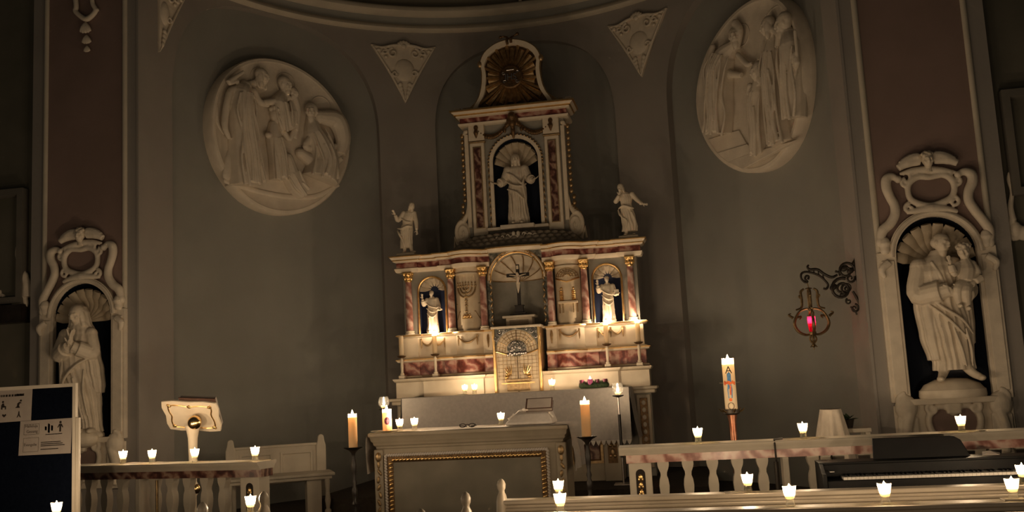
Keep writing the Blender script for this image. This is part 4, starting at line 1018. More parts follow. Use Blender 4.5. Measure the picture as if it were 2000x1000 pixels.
q = MB(AT); q.band([(-uw, ub)]+ar+[(uw, ub)], [(-uw-.045, ub)]+arc(0, usp, uw+.045, pi, 0, 24)+[(uw+.045, ub)], UW-.01, UW+.03); part(q, 'niche_frame', 'ivory')
q = MB(AT); o2 = [(-uw-.055, ub)]+arc(0, usp, uw+.055, pi, 0, 24)+[(uw+.055, ub)]
for (u, v) in o2[1:-1:1]: q.ell((u, v, UW+.02), (.018, .018, .016), nu=7, nv=5)
for s in (-1, 1):
    for k in range(11): q.ell((s*(uw+.058), ub+.04+.08*k, UW+.02), (.012, .034, .014), nu=7, nv=5)
o = part(q, 'gilt_beading', 'old_gold'); o['kind'] = 'stuff'
q = MB(AT); q.box(-.40, -.20, 3.545, 3.585, UW-.05, UW+.10); q.box(-.22, .22, 3.545, 3.60, UW-.05, UW+.15); q.box(.20, .40, 3.545, 3.585, UW-.05, UW+.10); part(q, 'niche_sill', 'stucco', bevel=.008)
for s in (-1, 1):
    p = bx('upper_pilaster', 'ivory', min(s*.40, s*.59), max(s*.40, s*.59), 3.50, 4.73, UW-.02, UW+.05)
    bx('pilaster_marble', 'marble_brown', min(s*.445, s*.545), max(s*.445, s*.545), 3.60, 4.67, UW+.045, UW+.056, parent=p)
    q = MB(AT); q.sweep([(s*.495-.055, 3.595, UW+.05), (s*.495+.055, 3.595, UW+.05), (s*.495+.055, 4.675, UW+.05), (s*.495-.055, 4.675, UW+.05)], [(0, 0), (0, .012), (-.012, .012), (-.012, 0)], up=(0, 0, 1), closed=True); part(q, 'marble_edge', 'old_gold', p)
    c = bx('upper_capital', 'ivory', min(s*.39, s*.60), max(s*.39, s*.60), 4.76, 4.975, UW-.02, UW+.06)
    bx('capital_gilt', 'old_gold', min(s*.385, s*.605), max(s*.385, s*.605), 4.73, 4.755, UW-.02, UW+.066, parent=c)
    q = MB(AT); q.ell((s*.495, 4.93, UW+.065), (.03, .035, .02), nu=9, nv=6); q.tube([(s*.495, 4.92, UW+.07), (s*.495, 4.86, UW+.075), (s*.495, 4.79, UW+.07)], [.015, .032, .006], n=8, sub=4); part(q, 'husk_drop', 'dark_gilt', c)
    # outer strip with rounded head, bead string and volute
    q = MB(AT); q.box(min(s*.615, s*.665), max(s*.615, s*.665), 3.62, 4.86, UW-.06, UW+.03); q.tube([(s*.665, 4.86, UW), (s*.65, 4.90, UW), (s*.62, 4.90, UW)], [.03, .03, .025], n=8, sub=3); part(q, 'side_strip', 'ivory', bevel=.01)
    for k in range(14):
        z = 3.84+.078*k; q = MB(AT); q.ell((s*(.705+(.03 if k < 2 else 0)), z, UW-.02), (.028, .036, .028), nu=8, nv=6); part(q, 'bead', 'old_gold')
    q = MB(AT)
    for k in range(5): q.ell((s*(.70+.022*k), 3.80-.025*k, UW-.01), (.035, .028, .03), nu=8, nv=6)
    part(q, 'acanthus', 'old_gold', voxel=.006, sm=1)
    q = MB(AT)
    pts = []; rad = []
    for i in range(40):
        t = i/39; a = pi/2+s*(-2*pi*1.9*t); r = 1-.86*t; pts.append((s*.745+.095*r*cos(a), 3.55+.165*r*sin(a), UW+.02+.03*t)); rad.append(.026*(1-.4*t))
    q.tube(pts, rad, n=8); q.ell((s*.745, 3.55, UW+.0), (.10, .17, .05)); q.tube([(s*.66, 3.95, UW), (s*.68, 3.80, UW), (s*.74, 3.70, UW)], [.012, .025, .04], n=8, sub=4); part(q, 'volute', 'ivory', voxel=.007, sm=1)
    q = MB(AT); q.tube([(s*.86, 3.37, UW), (s*.86, 3.5, UW), (s*.80, 3.37, UW)], [.02, .03, .03], n=8); part(q, 'volute_foot', 'ivory')
    # festoons under the cornice
    N = 12; a, b = .09, .46
    q = MB(AT)
    for i in range(N+1):
        t = i/N; u = a+(b-a)*t; v = 4.93-.20*4*t*(1-t)*.55-.05*t; q.ell((s*u, v, UW+.04), (.022+.012*sin(pi*t), .024+.012*sin(pi*t), .024), nu=8, nv=6)
    part(q, 'flower_festoon', 'dark_gilt', voxel=.006, sm=1)
q = MB(AT); q.ell((0, 5.02, UW+.12), (.055, .06, .05)); q.ell((0, 4.94, UW+.10), (.045, .07, .045)); q.ell((-.05, 4.97, UW+.08), (.03, .07, .03)); q.ell((.05, 4.97, UW+.08), (.03, .07, .03)); q.tube([(0, 4.90, UW+.08), (0, 4.82, UW+.07), (0, 4.74, UW+.05)], [.03, .03, .01], n=8, sub=3)
for s in (-1, 1): q.ell((s*.08, 4.92, UW+.07), (.03, .035, .03)); q.ell((s*.11, 4.87, UW+.06), (.022, .05, .02))
part(q, 'crest_cartouche', 'dark_gilt', voxel=.006, sm=1)
UPP = [(-.70, 0, UW-.35), (-.70, 0, UW+.04), (.70, 0, UW+.04), (.70, 0, UW-.35)]
mould(UPP, [(.0, 4.965), (.025, 4.97), (.035, 5.0), (-.1, 5.0), (-.1, 4.965)], 'upper_architrave', 'cream')
mould(UPP, [(.01, 5.0), (.01, 5.075), (-.1, 5.075), (-.1, 5.0)], 'upper_frieze', 'marble_red')
mould(UPP, [(.02, 5.075), (.05, 5.085), (.06, 5.11), (.10, 5.14), (.11, 5.17), (-.1, 5.17), (-.1, 5.075)], 'upper_cornice', 'cream')
mould(UPP, [(.058, 5.098), (.075, 5.106), (.07, 5.118)], 'gilt_fillet', 'gold'); mould(UPP, [(.105, 5.145), (.122, 5.152), (.122, 5.168), (.105, 5.172)], 'gilt_fillet', 'gold')
# pediment
half = [(.54, 5.17), (.52, 5.23), (.44, 5.36), (.40, 5.50), (.385, 5.66), (.395, 5.76), (.40, 5.83), (.34, 5.95), (.22, 6.04), (.10, 6.08)]
ol = cr(half+[(0, 6.09)]+[(-a, b) for a, b in half[::-1]], 4)
inn = [(a*.87, 5.17+(b-5.17)*.90+.025) for a, b in ol]
q = MB(AT); q.extr(ol, UW-.20, UW-.04); pd = part(q, 'pediment', 'dark_gilt')
q = MB(AT); q.band(ol, inn, UW-.06, UW+.02); part(q, 'pediment_band', 'ivory', pd)
q = MB(AT); q.tube([(a, b, UW+.0) for a, b in ol], .018, n=7); part(q, 'pediment_edge', 'old_gold', pd)
for s in (-1, 1):
    q = MB(AT); q.tube([(s*.44, 5.34, UW-.05), (s*.52, 5.26, UW-.05), (s*.62, 5.20, UW-.05), (s*.72, 5.19, UW-.05)], [.02, .03, .025, .018], n=8, sub=4); part(q, 'pediment_scroll', 'old_gold', pd)
    bx('corner_block', 'stucco', s*.74-.04, s*.74+.04, 5.17, 5.23, UW-.08, UW+.04, parent=pd); bx('attic_block', 'old_gold', s*.60-.07, s*.60+.07, 5.17, 5.225, UW-.1, UW+.03, parent=pd)
    q = MB(AT); q.ell((s*.41, 5.80, UW), (.035, .05, .035)); part(q, 'pediment_knob', 'old_gold', pd)
cy = 5.585; nR = 36
def edge_r(a):
    best = .6
    dx, dy = cos(a), sin(a)
    for i in range(len(inn)-1):
        x1, y1 = inn[i][0], inn[i][1]-cy; x2, y2 = inn[i+1][0], inn[i+1][1]-cy
        den = dx*(y2-y1)-dy*(x2-x1)
        if abs(den) < 1e-9: continue
        t = (x1*(y2-y1)-y1*(x2-x1))/den; s_ = (x1*dy-y1*dx)/den
        if t > 0 and -.01 <= s_ <= 1.01: best = min(best, t)
    if dy < 0: best = min(best, (cy-5.21)/-dy)
    return best
for k in range(nR):
    a = 2*pi*(k+.5)/nR; L = edge_r(a)*(1.10 if k % 2 else .90); d = V3((cos(a), sin(a), 0)); n_ = V3((-sin(a), cos(a), 0)); c = V3((0, cy, UW-.015))
    wd = .024 if k % 2 else .036; A, B = c+d*.12, c+d*L
    q = MB(AT); q.add([tuple(A-n_*wd*.45), tuple(A+n_*wd*.45), tuple(A+V3((0, 0, .03))), tuple(B-n_*wd), tuple(B+n_*wd), tuple(B+V3((0, 0, .035)))], [(0, 2, 1), (0, 3, 5, 2), (1, 2, 5, 4), (3, 4, 5), (0, 1, 4, 3)]); part(q, 'sun_ray', 'old_gold', pd, smooth=0)
q = MB(AT); q.lathe([(.155, 0), (.16, .02), (.14, .03), (.135, .022), (.0, .03)], 0, 0, 0, n=32)
mdv = q.v; q2 = MB(AT); q2.add([(u, cy-(-(y-AY)) if False else cy+(y-AY), UW+(z)) for (u, y, z) in mdv], q.f); mo = part(q2, 'monogram_disc', 'dark_gilt', pd)
def text_mesh(body_, size, depth):
    cu = bpy.data.curves.new('lettering', 'FONT'); cu.body = body_; cu.size = size; cu.extrude = depth; cu.align_x = 'CENTER'; cu.align_y = 'CENTER'
    o = bpy.data.objects.new('lettering', cu); COL.objects.link(o); dg = bpy.context.evaluated_depsgraph_get(); dg.update()
    me = bpy.data.meshes.new_from_object(o.evaluated_get(dg)); vs = [tuple(v.co) for v in me.vertices]; fs = [tuple(p.vertices) for p in me.polygons]
    bpy.data.objects.remove(o); bpy.data.curves.remove(cu); return vs, fs
def lettering(tf, body_, size, u, v, w, name, mt, parent, depth=.002, sx=1):
    vs_, fs_ = text_mesh(body_, size, depth); q = MB(tf); q.add([(u+a*sx, v+b, w+c) for a, b, c in vs_], fs_); return q.build(name, mt, parent, smooth=0)
lettering(AT, 'IHS', .125, 0, cy-.01, UW+.034, 'monogram', 'silver', mo, .006, .9)
q = MB(AT)
for s in (-1, 1): scroll(q, (s*.095, cy+.05), .022, 1.2, 0, s, UW+.034, .006); scroll(q, (s*.085, cy-.07), .026, 1.2, 0, -s, UW+.034, .006)
q.tube([(-.05, cy+.085, UW+.034), (.05, cy+.088, UW+.034)], .006, n=6); part(q, 'monogram_flourish', 'silver', mo)
# crest on top
q = MB(AT); q.tube([(-.02, 6.02, UW+.03), (-.025, 6.08, UW+.04), (-.02, 6.12, UW+.02), (-.07, 6.15, UW), (-.11, 6.14, UW)], [.018, .02, .016, .012, .014], n=8, sub=4); q.tube([(.03, 6.04, UW+.03), (.03, 6.10, UW+.04), (.06, 6.14, UW), (.11, 6.16, UW)], [.018, .018, .012, .014], n=8, sub=4); q.ell((.115, 6.165, UW), (.024, .024, .02)); q.ell((-.115, 6.145, UW), (.022, .022, .02)); q.tube([(-.03, 6.11, UW), (.04, 6.115, UW)], .015, n=8)
part(q, 'crest', 'dark_gilt', pd, voxel=.005, sm=1)

# ================================================================== statues on the altar
def small_statue(label, x, z, w, H, fn, mt='ivory', vox=.0048, rz=0, group=None):
    t = thing('altar_statue', label, 'statue', (x, AY-w, z), group)
    q = MB(fig_tf(flat(x, AY-w, z, rz=rz), 0, .012, 0, H)); fn(q); q.build('figure', mt, t, voxel=vox, sm=1)
    q = MB(flat(x, AY-w, z, rz=rz)); q.lathe([(.095*H/.65, 0), (.10*H/.65, .008), (.09*H/.65, .016)], 0, 0, 0, n=20, sw=.75); q.build('base', mt, t)
    return t
def f_christ(q):
    body(q, None, folds=9, twist=1.5, seed=21)
    head(q, (.0, .93, .03), .14, yaw=.05, pitch=.1, hair='long', beard=True)
    arm(q, (-.12, .78, .01), (-.185, .62, .03), (-.245, .585, .10), r=(.06, .06, .036), cuff=.066, hd=(-.8, .1, .4), hn=(0, .8, .6), hs=.10)
    arm(q, (.12, .78, .01), (.18, .63, .03), (.235, .60, .10), r=(.06, .06, .036), cuff=.066, hd=(.8, .15, .4), hn=(0, .8, .6), hs=.10, mir=-1)
    for pts in ([(-.14, .74, .06), (-.04, .68, .10), (.06, .58, .10), (.13, .50, .07)], [(-.15, .62, .06), (-.04, .54, .11), (.08, .52, .11), (.14, .56, .06)], [(-.13, .50, .07), (.0, .44, .115), (.10, .34, .10)], [(.13, .70, .05), (.10, .55, .10), (.12, .36, .09)], [(-.09, .42, .10), (-.08, .25, .11), (-.09, .1, .10)], [(.03, .40, .11), (.04, .22, .11), (.03, .06, .11)]): swag(q, pts, .018)
    feet(q)
small_statue('ivory statue with spread arms in the upper shell niche', 0, 3.60, UW-.02, .93, f_christ, 'statue')
def f_saint(q, side):
    body(q, None, folds=9, twist=1.8, seed=30+side)
    head(q, (.0, .93, .03), .135, yaw=.25*side, pitch=.05, hair='short' if side < 0 else 'curly', beard=True)
    arm(q, (-.12, .78, .01), (-.19, .67, .06), (-.20, .80, .13), r=(.055, .052, .034), cuff=.055, hd=(-.05, 1, .1), hn=(.2, 0, 1), hs=.11, curl=.12)
    arm(q, (.12, .78, .01), (.17, .62, .04), (.19, .52 if side < 0 else .58, .13), r=(.055, .055, .034), cuff=.06, hd=(.8, .1, .4), hn=(0, .9, .3), hs=.10, mir=-1)
    for pts in ([(-.14, .72, .06), (-.02, .62, .11), (.12, .58, .09), (.17, .62, .05)], [(-.13, .58, .07), (.02, .48, .12), (.14, .50, .08)], [(-.12, .46, .08), (.02, .36, .12), (.13, .44, .07)], [(-.08, .36, .10), (-.06, .2, .11), (-.08, .06, .1)], [(.06, .36, .11), (.07, .2, .11), (.06, .05, .11)]): swag(q, pts, .018)
    if side > 0: q.box(.16, .26, .55, .69, .10, .135)
    else: q.tube([(.22, .50, .17), (.30, .52, .15)], .014)
    feet(q)
small_statue('ivory bearded saint raising his hand in the niche with the shorter candlesticks below', -1.115, 2.262, .02, .525, lambda q: f_saint(q, -1), group='saints in the lower altar niches')['label'] = 'ivory bearded saint with raised hand in lower altar niche beside the menorah relief'
small_statue('ivory curly-haired saint with raised hand and book in lower altar niche beside the loaves relief', 1.115, 2.262, .02, .545, lambda q: f_saint(q, 1), group='saints in the lower altar niches')
def f_topL(q):
    rows = [(.10, -.03, 0, .12, .09, .10), (.25, -.02, 0, .115, .09, .12), (.42, -.01, .0, .125, .092, .08), (.52, .0, .0, .12, .085, .05), (.60, .02, 0, .105, .075, .04), (.70, .04, .005, .115, .08, .03), (.78, .055, 0, .115, .075, .03), (.82, .065, -.005, .09, .06, .02), (.85, .075, -.01, .05, .045, .0), (.88, .085, -.01, .035, .035, 0)]
    robe(q, rows, folds=9, twist=2.5, seed=41)
    head(q, (.13, .925, .04), .135, yaw=.8, pitch=.15, roll=-.25, hair='long')
    arm(q, (-.05, .80, .01), (-.16, .66, .05), (-.20, .76, .10), r=(.05, .046, .032), hd=(-.2, .6, .3), hs=.10)
    arm(q, (.16, .78, .01), (.20, .60, .03), (.22, .44, .08), r=(.05, .044, .03), hd=(.1, -.9, .2), hs=.10, mir=-1)
    for pts in ([(-.18, .50, .04), (-.08, .48, .10), (.04, .52, .11), (.14, .50, .08)], [(-.19, .46, .02), (-.14, .38, .08), (-.06, .22, .10), (-.05, .10, .09)], [(-.12, .72, .05), (.0, .62, .09), (.10, .60, .08)], [(.08, .46, .09), (.07, .25, .08), (.08, .08, .07)]): swag(q, pts, .022)
    q.tube([(-.05, .13, .02), (-.06, .02, .03)], [.04, .03]); q.tube([(.06, .14, .0), (.09, .02, .02)], [.045, .03]); q.ell((-.06, .015, .06), (.03, .02, .06)); q.ell((.12, .015, .04), (.06, .02, .03))
small_statue('small ivory figure with one hand raised to the shoulder, crowning the altar above the menorah relief', -1.42, 3.30, -.02, .655, f_topL, group='crowning figures of the altar')['label'] = 'small ivory crowning figure on the altar, one hand at shoulder and other hanging'
def f_topR(q):
    rows = [(.08, .02, 0, .14, .10, .12), (.2, .03, 0, .135, .10, .13), (.36, .01, .0, .13, .095, .10), (.50, -.01, .0, .12, .088, .05), (.60, -.01, 0, .10, .075, .04), (.70, -.01, .005, .115, .08, .03), (.78, -.02, 0, .115, .075, .03), (.82, -.04, -.005, .09, .06, .02), (.85, -.06, -.01, .05, .045, .0), (.88, -.07, -.01, .035, .035, 0)]
    robe(q, rows, folds=9, twist=2.2, seed=52)
    head(q, (-.10, .925, .04), .14, yaw=-.7, pitch=.1, roll=.25, hair='long')
    arm(q, (-.12, .77, .01), (-.20, .66, .06), (-.13, .76, .12), r=(.05, .046, .032), hd=(.2, .7, .1), hs=.10)
    arm(q, (.11, .78, .01), (.20, .66, .03), (.29, .57, .08), r=(.05, .042, .03), hd=(.8, -.2, .2), hs=.10, mir=-1)
    for pts in ([(-.16, .52, .04), (-.06, .56, .10), (.06, .52, .10), (.13, .50, .06)], [(-.17, .50, .03), (-.14, .40, .08), (-.10, .36, .10)], [(-.12, .36, .09), (-.02, .26, .11), (-.06, .1, .10)], [(.08, .44, .09), (.14, .25, .07), (.12, .08, .08)]): swag(q, pts, .022)
    q.tube([(-.04, .12, .02), (-.05, .02, .03)], [.04, .03]); q.ell((-.06, .015, .07), (.035, .02, .06)); q.ell((.10, .015, .04), (.03, .02, .06))
small_statue('small ivory crowning figure on the altar, one hand at chin and other stretched out', 1.42, 3.30, -.02, .655, f_topR, group='crowning figures of the altar')
# crucifix
t = thing('altar_crucifix', 'black altar crucifix with ivory corpus in the central niche', 'crucifix', (0, AY+.03, 2.415)); CT = flat(0, AY+.03, 0)
q = MB(CT); q.box(-.115, .115, 2.415, 2.435, -.07, .07); q.box(-.085, .085, 2.435, 2.455, -.055, .055); q.box(-.05, .05, 2.455, 2.54, -.03, .03); q.box(-.06, .06, 2.535, 2.548, -.035, .035); q.build('foot', 'black_wood', t, bevel=.004)
MB(CT).box(-.022, .022, 2.54, 3.06, -.012, .012).build('post', 'black_wood', t, bevel=.003)
MB(CT).box(-.145, .145, 2.905, 2.950, -.0118, .0125).build('crossbar', 'black_wood', t, bevel=.003)
MB(CT).box(-.014, .014, 3.0, 3.045, .012, .018).build('title_plate', 'ivory', t)
q = MB(fig_tf(CT, 0, 2.705, .018, .25))
q.tube([(.02, .80, .02), (.01, .68, .03), (-.015, .52, .02)], [.085, .085, .07], n=12, sub=4); q.tube([(-.05, .50, .02), (-.03, .28, .04), (-.02, .02, .0)], [.055, .045, .025], n=10, sub=4); q.tube([(.04, .50, .02), (.05, .30, .05), (.0, .02, .0)], [.055, .045, .025], n=10, sub=4)
q.tube([(-.06, .82, .02), (-.2, .87, 0), (-.38, .90, -.01)], [.035, .03, .02], n=8, sub=3); q.tube([(.08, .82, .02), (.22, .87, 0), (.38, .90, -.01)], [.035, .03, .02], n=8, sub=3)
q.ell((-.40, .90, 0), (.035, .022, .015)); q.ell((.40, .90, 0), (.035, .022, .015)); head(q, (-.02, .93, .05), .16, yaw=-.4, pitch=.3, roll=.25, hair='long', beard=True); q.ell((0, .50, .02), (.085, .06, .06)); q.tube([(.06, .50, .05), (.10, .40, .05)], [.04, .02]); q.ell((-.01, .0, .02), (.03, .04, .04))
q.build('corpus', 'ivory', t, voxel=.0024, sm=1)
# ================================================================== CLOTHS ON THE HIGH ALTAR
def cloth_altar():
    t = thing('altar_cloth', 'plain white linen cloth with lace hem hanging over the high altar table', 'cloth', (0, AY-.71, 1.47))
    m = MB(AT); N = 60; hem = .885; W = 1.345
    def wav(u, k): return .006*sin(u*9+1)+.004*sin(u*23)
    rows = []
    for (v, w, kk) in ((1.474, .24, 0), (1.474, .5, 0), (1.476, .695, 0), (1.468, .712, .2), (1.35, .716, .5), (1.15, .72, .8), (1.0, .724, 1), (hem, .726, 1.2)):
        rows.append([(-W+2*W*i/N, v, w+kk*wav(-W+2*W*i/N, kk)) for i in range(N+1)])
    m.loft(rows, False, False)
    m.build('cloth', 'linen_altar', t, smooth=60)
    # pointed lace hem
    q = MB(AT); n = 46
    for i in range(n):
        u = -W+2*W*(i+.5)/n; a = W/n
        w = .727+1.2*wav(u, 1)
        q.add([(u-a, hem, w), (u+a, hem, w), (u+a*.55, hem-.035, w), (u, hem-.06, w), (u-a*.55, hem-.035, w)], [(0, 1, 2, 3, 4)])
    o = q.build('lace_hem', 'lace', t, smooth=0); o['kind'] = 'stuff'
    # side falls
    for s in (-1, 1):
        q = MB(AT); rows = []
        for (v, d) in ((1.474, 0), (1.46, .014), (1.30, .03), (1.1, .06), (.9, .095)):
            rows.append([(s*(W-.004+d+.012*sin(j*1.3+v*4)), v, .24+.475*j/10+(.02*sin(j*.9) if v < 1.3 else 0)) for j in range(11)])
        q.loft(rows, False, False); q.build('side_fall', 'linen_altar', t, smooth=60)
    for k, u in enumerate((-.98, -.52, .02)):
        q = MB(AT); w = .735
        q.box(u-.006, u+.006, .99, 1.09, w, w+.003); q.box(u-.028, u+.028, 1.048, 1.058, w, w+.003)
        for dx in (-.07, .07): q.box(u+dx-.004, u+dx+.004, .985, 1.03, w, w+.003); q.box(u+dx-.014, u+dx+.014, 1.010, 1.016, w, w+.003)
        q.build('embroidered_cross', 'ink_faded', t, smooth=0)['kind'] = 'stuff'
cloth_altar()
# ================================================================== FREE-STANDING ALTAR TABLE
TY, TZ = 9.0, 1.18; TT = flat(0, TY, 0)
t = thing('altar_table', 'free-standing cream altar table with gilt-framed front panel', 'altar', (0, TY+.35, SAN))
HW = .93
MB(TT).box(-HW+.05, HW-.05, SAN, 1.03, -.68, 0).build('body', 'table_paint', t, bevel=.006)
m = MB(TT); PB = [(-HW+.05, 0, -.68), (-HW+.05, 0, 0), (HW-.05, 0, 0), (HW-.05, 0, -.68)]
MB(TT).sweep(PB, [(0, 1.02), (.012, 1.03), (.012, 1.045), (.03, 1.06), (.035, 1.085), (.05, 1.10), (.055, 1.13), (.07, 1.145), (.07, 1.168), (-.3, 1.168), (-.3, 1.02)]).build('cornice', 'table_paint', t)
MB(TT).box(-HW-.02, HW+.02, 1.160, 1.174, -.75, .068).build('top', 'table_paint', t, bevel=.004)
fx0, fx1, fz0, fz1 = -.80, .745, .31, .965
fr = MB(TT); fr.sweep([(fx0, fz0, 0), (fx1, fz0, 0), (fx1, fz1, 0), (fx0, fz1, 0)], [(0, 0), (0, .012), (-.02, .012), (-.045, .016), (-.07, .003), (-.07, 0)], up=(0, 0, 1), closed=True); fro = fr.build('panel_frame', 'dark_gilt', t)
MB(TT).box(fx0+.07, fx1-.07, fz0+.07, fz1-.07, 0, .004).build('front_panel', 'table_panel', t, smooth=0)
# white rope moulding: twisted segments
rope = MB(); rope.ell((0, 0, 0), (.020, .012, .012), nu=8, nv=5, M=Matrix.Rotation(.7, 3, 'Z')); rm = rope.build('rope_twist', 'linen', mesh_only=True)
rope2 = MB(); rope2.ell((0, 0, 0), (.012, .020, .012), nu=8, nv=5, M=Matrix.Rotation(.7, 3, 'Z')); rm2 = rope2.build('rope_twist', 'linen', mesh_only=True)
def place(name, me, loc, parent): o = bpy.data.objects.new(name, me); COL.objects.link(o); o.location = loc; attach(o, parent); return o
n = 66
for i in range(n): u = fx0+(fx1-fx0)*(i+.5)/n; place('rope_twist', rm, (u, TY-.022, fz1), fro)
n = 24
for i in range(n):
    v = fz0+(fz1-fz0)*(i+.5)/n
    for uu in (fx0, fx1): place('rope_twist', rm2, (uu, TY-.022, v), fro)
# gilt leaf chain inside the frame and on the corners
lf = MB(); lf.ell((0, 0, 0), (.022, .012, .006), nu=8, nv=5, M=Matrix.Rotation(.5, 3, 'Z')); lm = lf.build('gilt_leaf', 'gold', mesh_only=True)
for i in range(40): place('gilt_leaf', lm, (fx0+.06+(fx1-fx0-.12)*(i+.5)/40, TY-.016, fz1-.045), fro)
for i in range(14):
    for uu in (fx0+.045, fx1-.045): place('gilt_leaf', lm, (uu, TY-.016, fz0+.06+(fz1-fz0-.12)*(i+.5)/14), fro)
for s in (-1, 1):
    q = MB(TT); q.box(s*(HW-.06)-.045, s*(HW-.06)+.045, SAN, 1.02, -.06, .02); cpil = q.build('corner_pilaster', 'table_paint', t, bevel=.01)
    q = MB(TT); c = (s*(HW-.06))
    q.ell((c, .95, .025), (.03, .045, .02)); 
    for k in range(8): q.ell((c+.008*sin(k*2), .88-.07*k, .024), (.016, .036, .012), nu=8, nv=6, M=Matrix.Rotation(.5*sin(k*1.7), 3, 'Z'))
    q.build('leaf_drop', 'old_gold', cpil, voxel=.005, sm=1)
# runner cloth over the table with falls at both ends
t = thing('altar_runner', 'narrow white linen runner draped over the ends of the altar table', 'cloth', (0, TY+.3, TZ))
m = MB(TT); rows = []
def run(u, v, du=0): return [(u+du*.012*sin(j*1.1+v*9), v+.0015*sin(j*2.1+u*7), .062-.74*j/12) for j in range(13)]
for (u, v, d) in ((-HW-.055, .80, 1.6), (-HW-.06, .92, 1.3), (-HW-.05, 1.05, .9), (-HW-.04, 1.13, .4), (-HW-.028, 1.17, 0), (-HW-.01, 1.178, 0)): rows.append(run(u, v, d))
for i in range(1, 24): rows.append(run(-HW+2*HW*i/24, 1.178, 0))
for (u, v, d) in ((HW+.01, 1.178, 0), (HW+.028, 1.17, 0), (HW+.04, 1.13, .4), (HW+.05, 1.05, .9), (HW+.06, .92, 1.3), (HW+.055, .76, 1.6)): rows.append(run(u, v, d))
m.loft(rows, False, False); m.build('cloth', 'linen', t, smooth=60)
# ================================================================== COMMUNION RAILS
RZ = 1.05
def baluster_outline():
    h = [(0, .350), (.060, .350), (.062, .375), (.052, .39), (.060, .43), (.064, .47), (.056, .52), (.036, .575), (.026, .63), (.030, .66), (.042, .70), (.046, .745), (.040, .79), (.028, .82), (.030, .845), (.045, .875), (.052, .90), (.052, .925)]
    h = [(a*.82, b) for a, b in h]; return h[1:]+[(-a, b) for a, b in h[1:][::-1]]
bal = MB(lambda u, v, w: (u, -w, v)).extr(baluster_outline(), -.035, .035).build('baluster', 'bench_paint', mesh_only=True)
orn = MB(lambda u, v, w: (u, -w, v)); orn.extr(cr([(0, .375), (.034, .41), (.036, .45), (.016, .465), (0, .45), (-.016, .465), (-.036, .45), (-.034, .41)], 3, True), .033, .040); orn_ = orn.build('baluster_heart', 'marble_brown', mesh_only=True)
def rail(A, B, label, posts, name='communion_rail'):
    A, B = V3((*A, 0)), V3((*B, 0)); L = (B-A).length; d = (B-A)/L; rz = atan2(d.y, d.x)
    t = thing(name, label, 'rail', ((A+B)/2).to_tuple()[:2]+(SAN,), 'communion rails')
    tf0 = flat(A.x, A.y, 0, rz=rz)
    m = MB(tf0); path = [(-.05, 0, 0), (L, 0, 0)]
    prof = [(-.12, .985), (-.10, 1.0), (-.10, 1.012), (-.125, 1.03), (-.13, RZ-.004), (-.125, RZ), (.125, RZ), (.13, RZ-.004), (.125, 1.03), (.10, 1.012), (.10, 1.0), (.12-.03, .985)]
    prof = [(-.09, .985), (-.10, 1.0), (-.105, 1.012), (-.125, 1.028), (-.13, RZ-.006), (-.125, RZ), (.125, RZ), (.13, RZ-.006), (.125, 1.028), (.105, 1.012), (.10, 1.0), (.09, .985)]
    m.sweep(path, prof); m.build('hand_rail', 'bench_paint', t)
    MB(tf0).box(0, L, .925, .988, -.075, .075).build('marble_frieze', 'marble_brown' if A.x < 0 else 'marble_pink', t, smooth=0)
    MB(tf0).box(0, L, SAN, .35, -.09, .09).build('plinth', 'bench_paint', t, bevel=.008)
    taken = []
    for (p, wd, inset) in posts:
        o = MB(tf0).box(p-wd/2, p+wd/2, .35, .925, -.07, .07).build('post', 'bench_paint', t, bevel=.006); taken.append((p-wd/2, p+wd/2))
        if inset:
            q = MB(tf0); q.extr([(p-.035, .40), (p+.035, .40)]+arc(p, .845, .035, 0, pi, 8), .068, .073); q.build('post_inset', 'ink', o)
            for k in range(6):
                q = MB(tf0); q.ell((p, .82-.055*k, .074), (.018-.001*k, .024, .008), nu=8, nv=6); q.ell((p-.012, .805-.055*k, .074), (.009, .016, .006), nu=7, nv=5); q.ell((p+.012, .805-.055*k, .074), (.009, .016, .006), nu=7, nv=5); q.build('gilt_husk', 'gold', o)
    x = .0; sp = .183; i = 0
    ks = int(L/sp)
    for i in range(ks):
        x = .09+sp*i
        if any(a-.05 < x < b+.05 for a, b in taken): continue
        w = A+d*x
        o = bpy.data.objects.new('baluster', bal); COL.objects.link(o); o.location = (w.x, w.y, 0); o.rotation_euler.z = rz; attach(o, t)
        h = bpy.data.objects.new('baluster_heart', orn_); COL.objects.link(h); h.location = (w.x, w.y, 0); h.rotation_euler.z = rz; attach(h, o)
    return t
RB = (1.57, 7.62); RR = (5.0, 7.80)
rr_ = rail(RB, RR, 'cream communion rail with pink marble frieze running behind the piano', [(.10, .17, True), (1.17, .045, False), (1.46, .07, False), (1.95, .07, False), (3.36, .12, False)])
# iron bolt on the gate of that rail
q = MB(); P = atY(1515, 900, 7.60); q.tube([(P.x, .90, -7.55), (P.x, .55, -7.55)], .018, n=8); q.tube([(P.x, 1.06, -7.56), (P.x, .93, -7.53), (P.x, .88, -7.55)], .008, n=6); q.tube([(P.x, 1.06, -7.56), (P.x+.06, 1.062, -7.60)], .008, n=6); o = q.build('gate_bolt', 'iron', rr_)
LA, LB_ = (-4.2, 8.22), (-1.36, 7.62)
rl_ = rail(LA, LB_, 'cream communion rail with brown marble frieze beside the notice board', [(2.78, .19, True), (1.60, .05, False), (.3, .12, False)])
q = MB(); P = atY(309, 950, 7.70); q.tube([(P.x, .92, -7.68), (P.x, .45, -7.68)], .012, n=8); q.build('gate_bolt', 'iron_gilt', rl_)
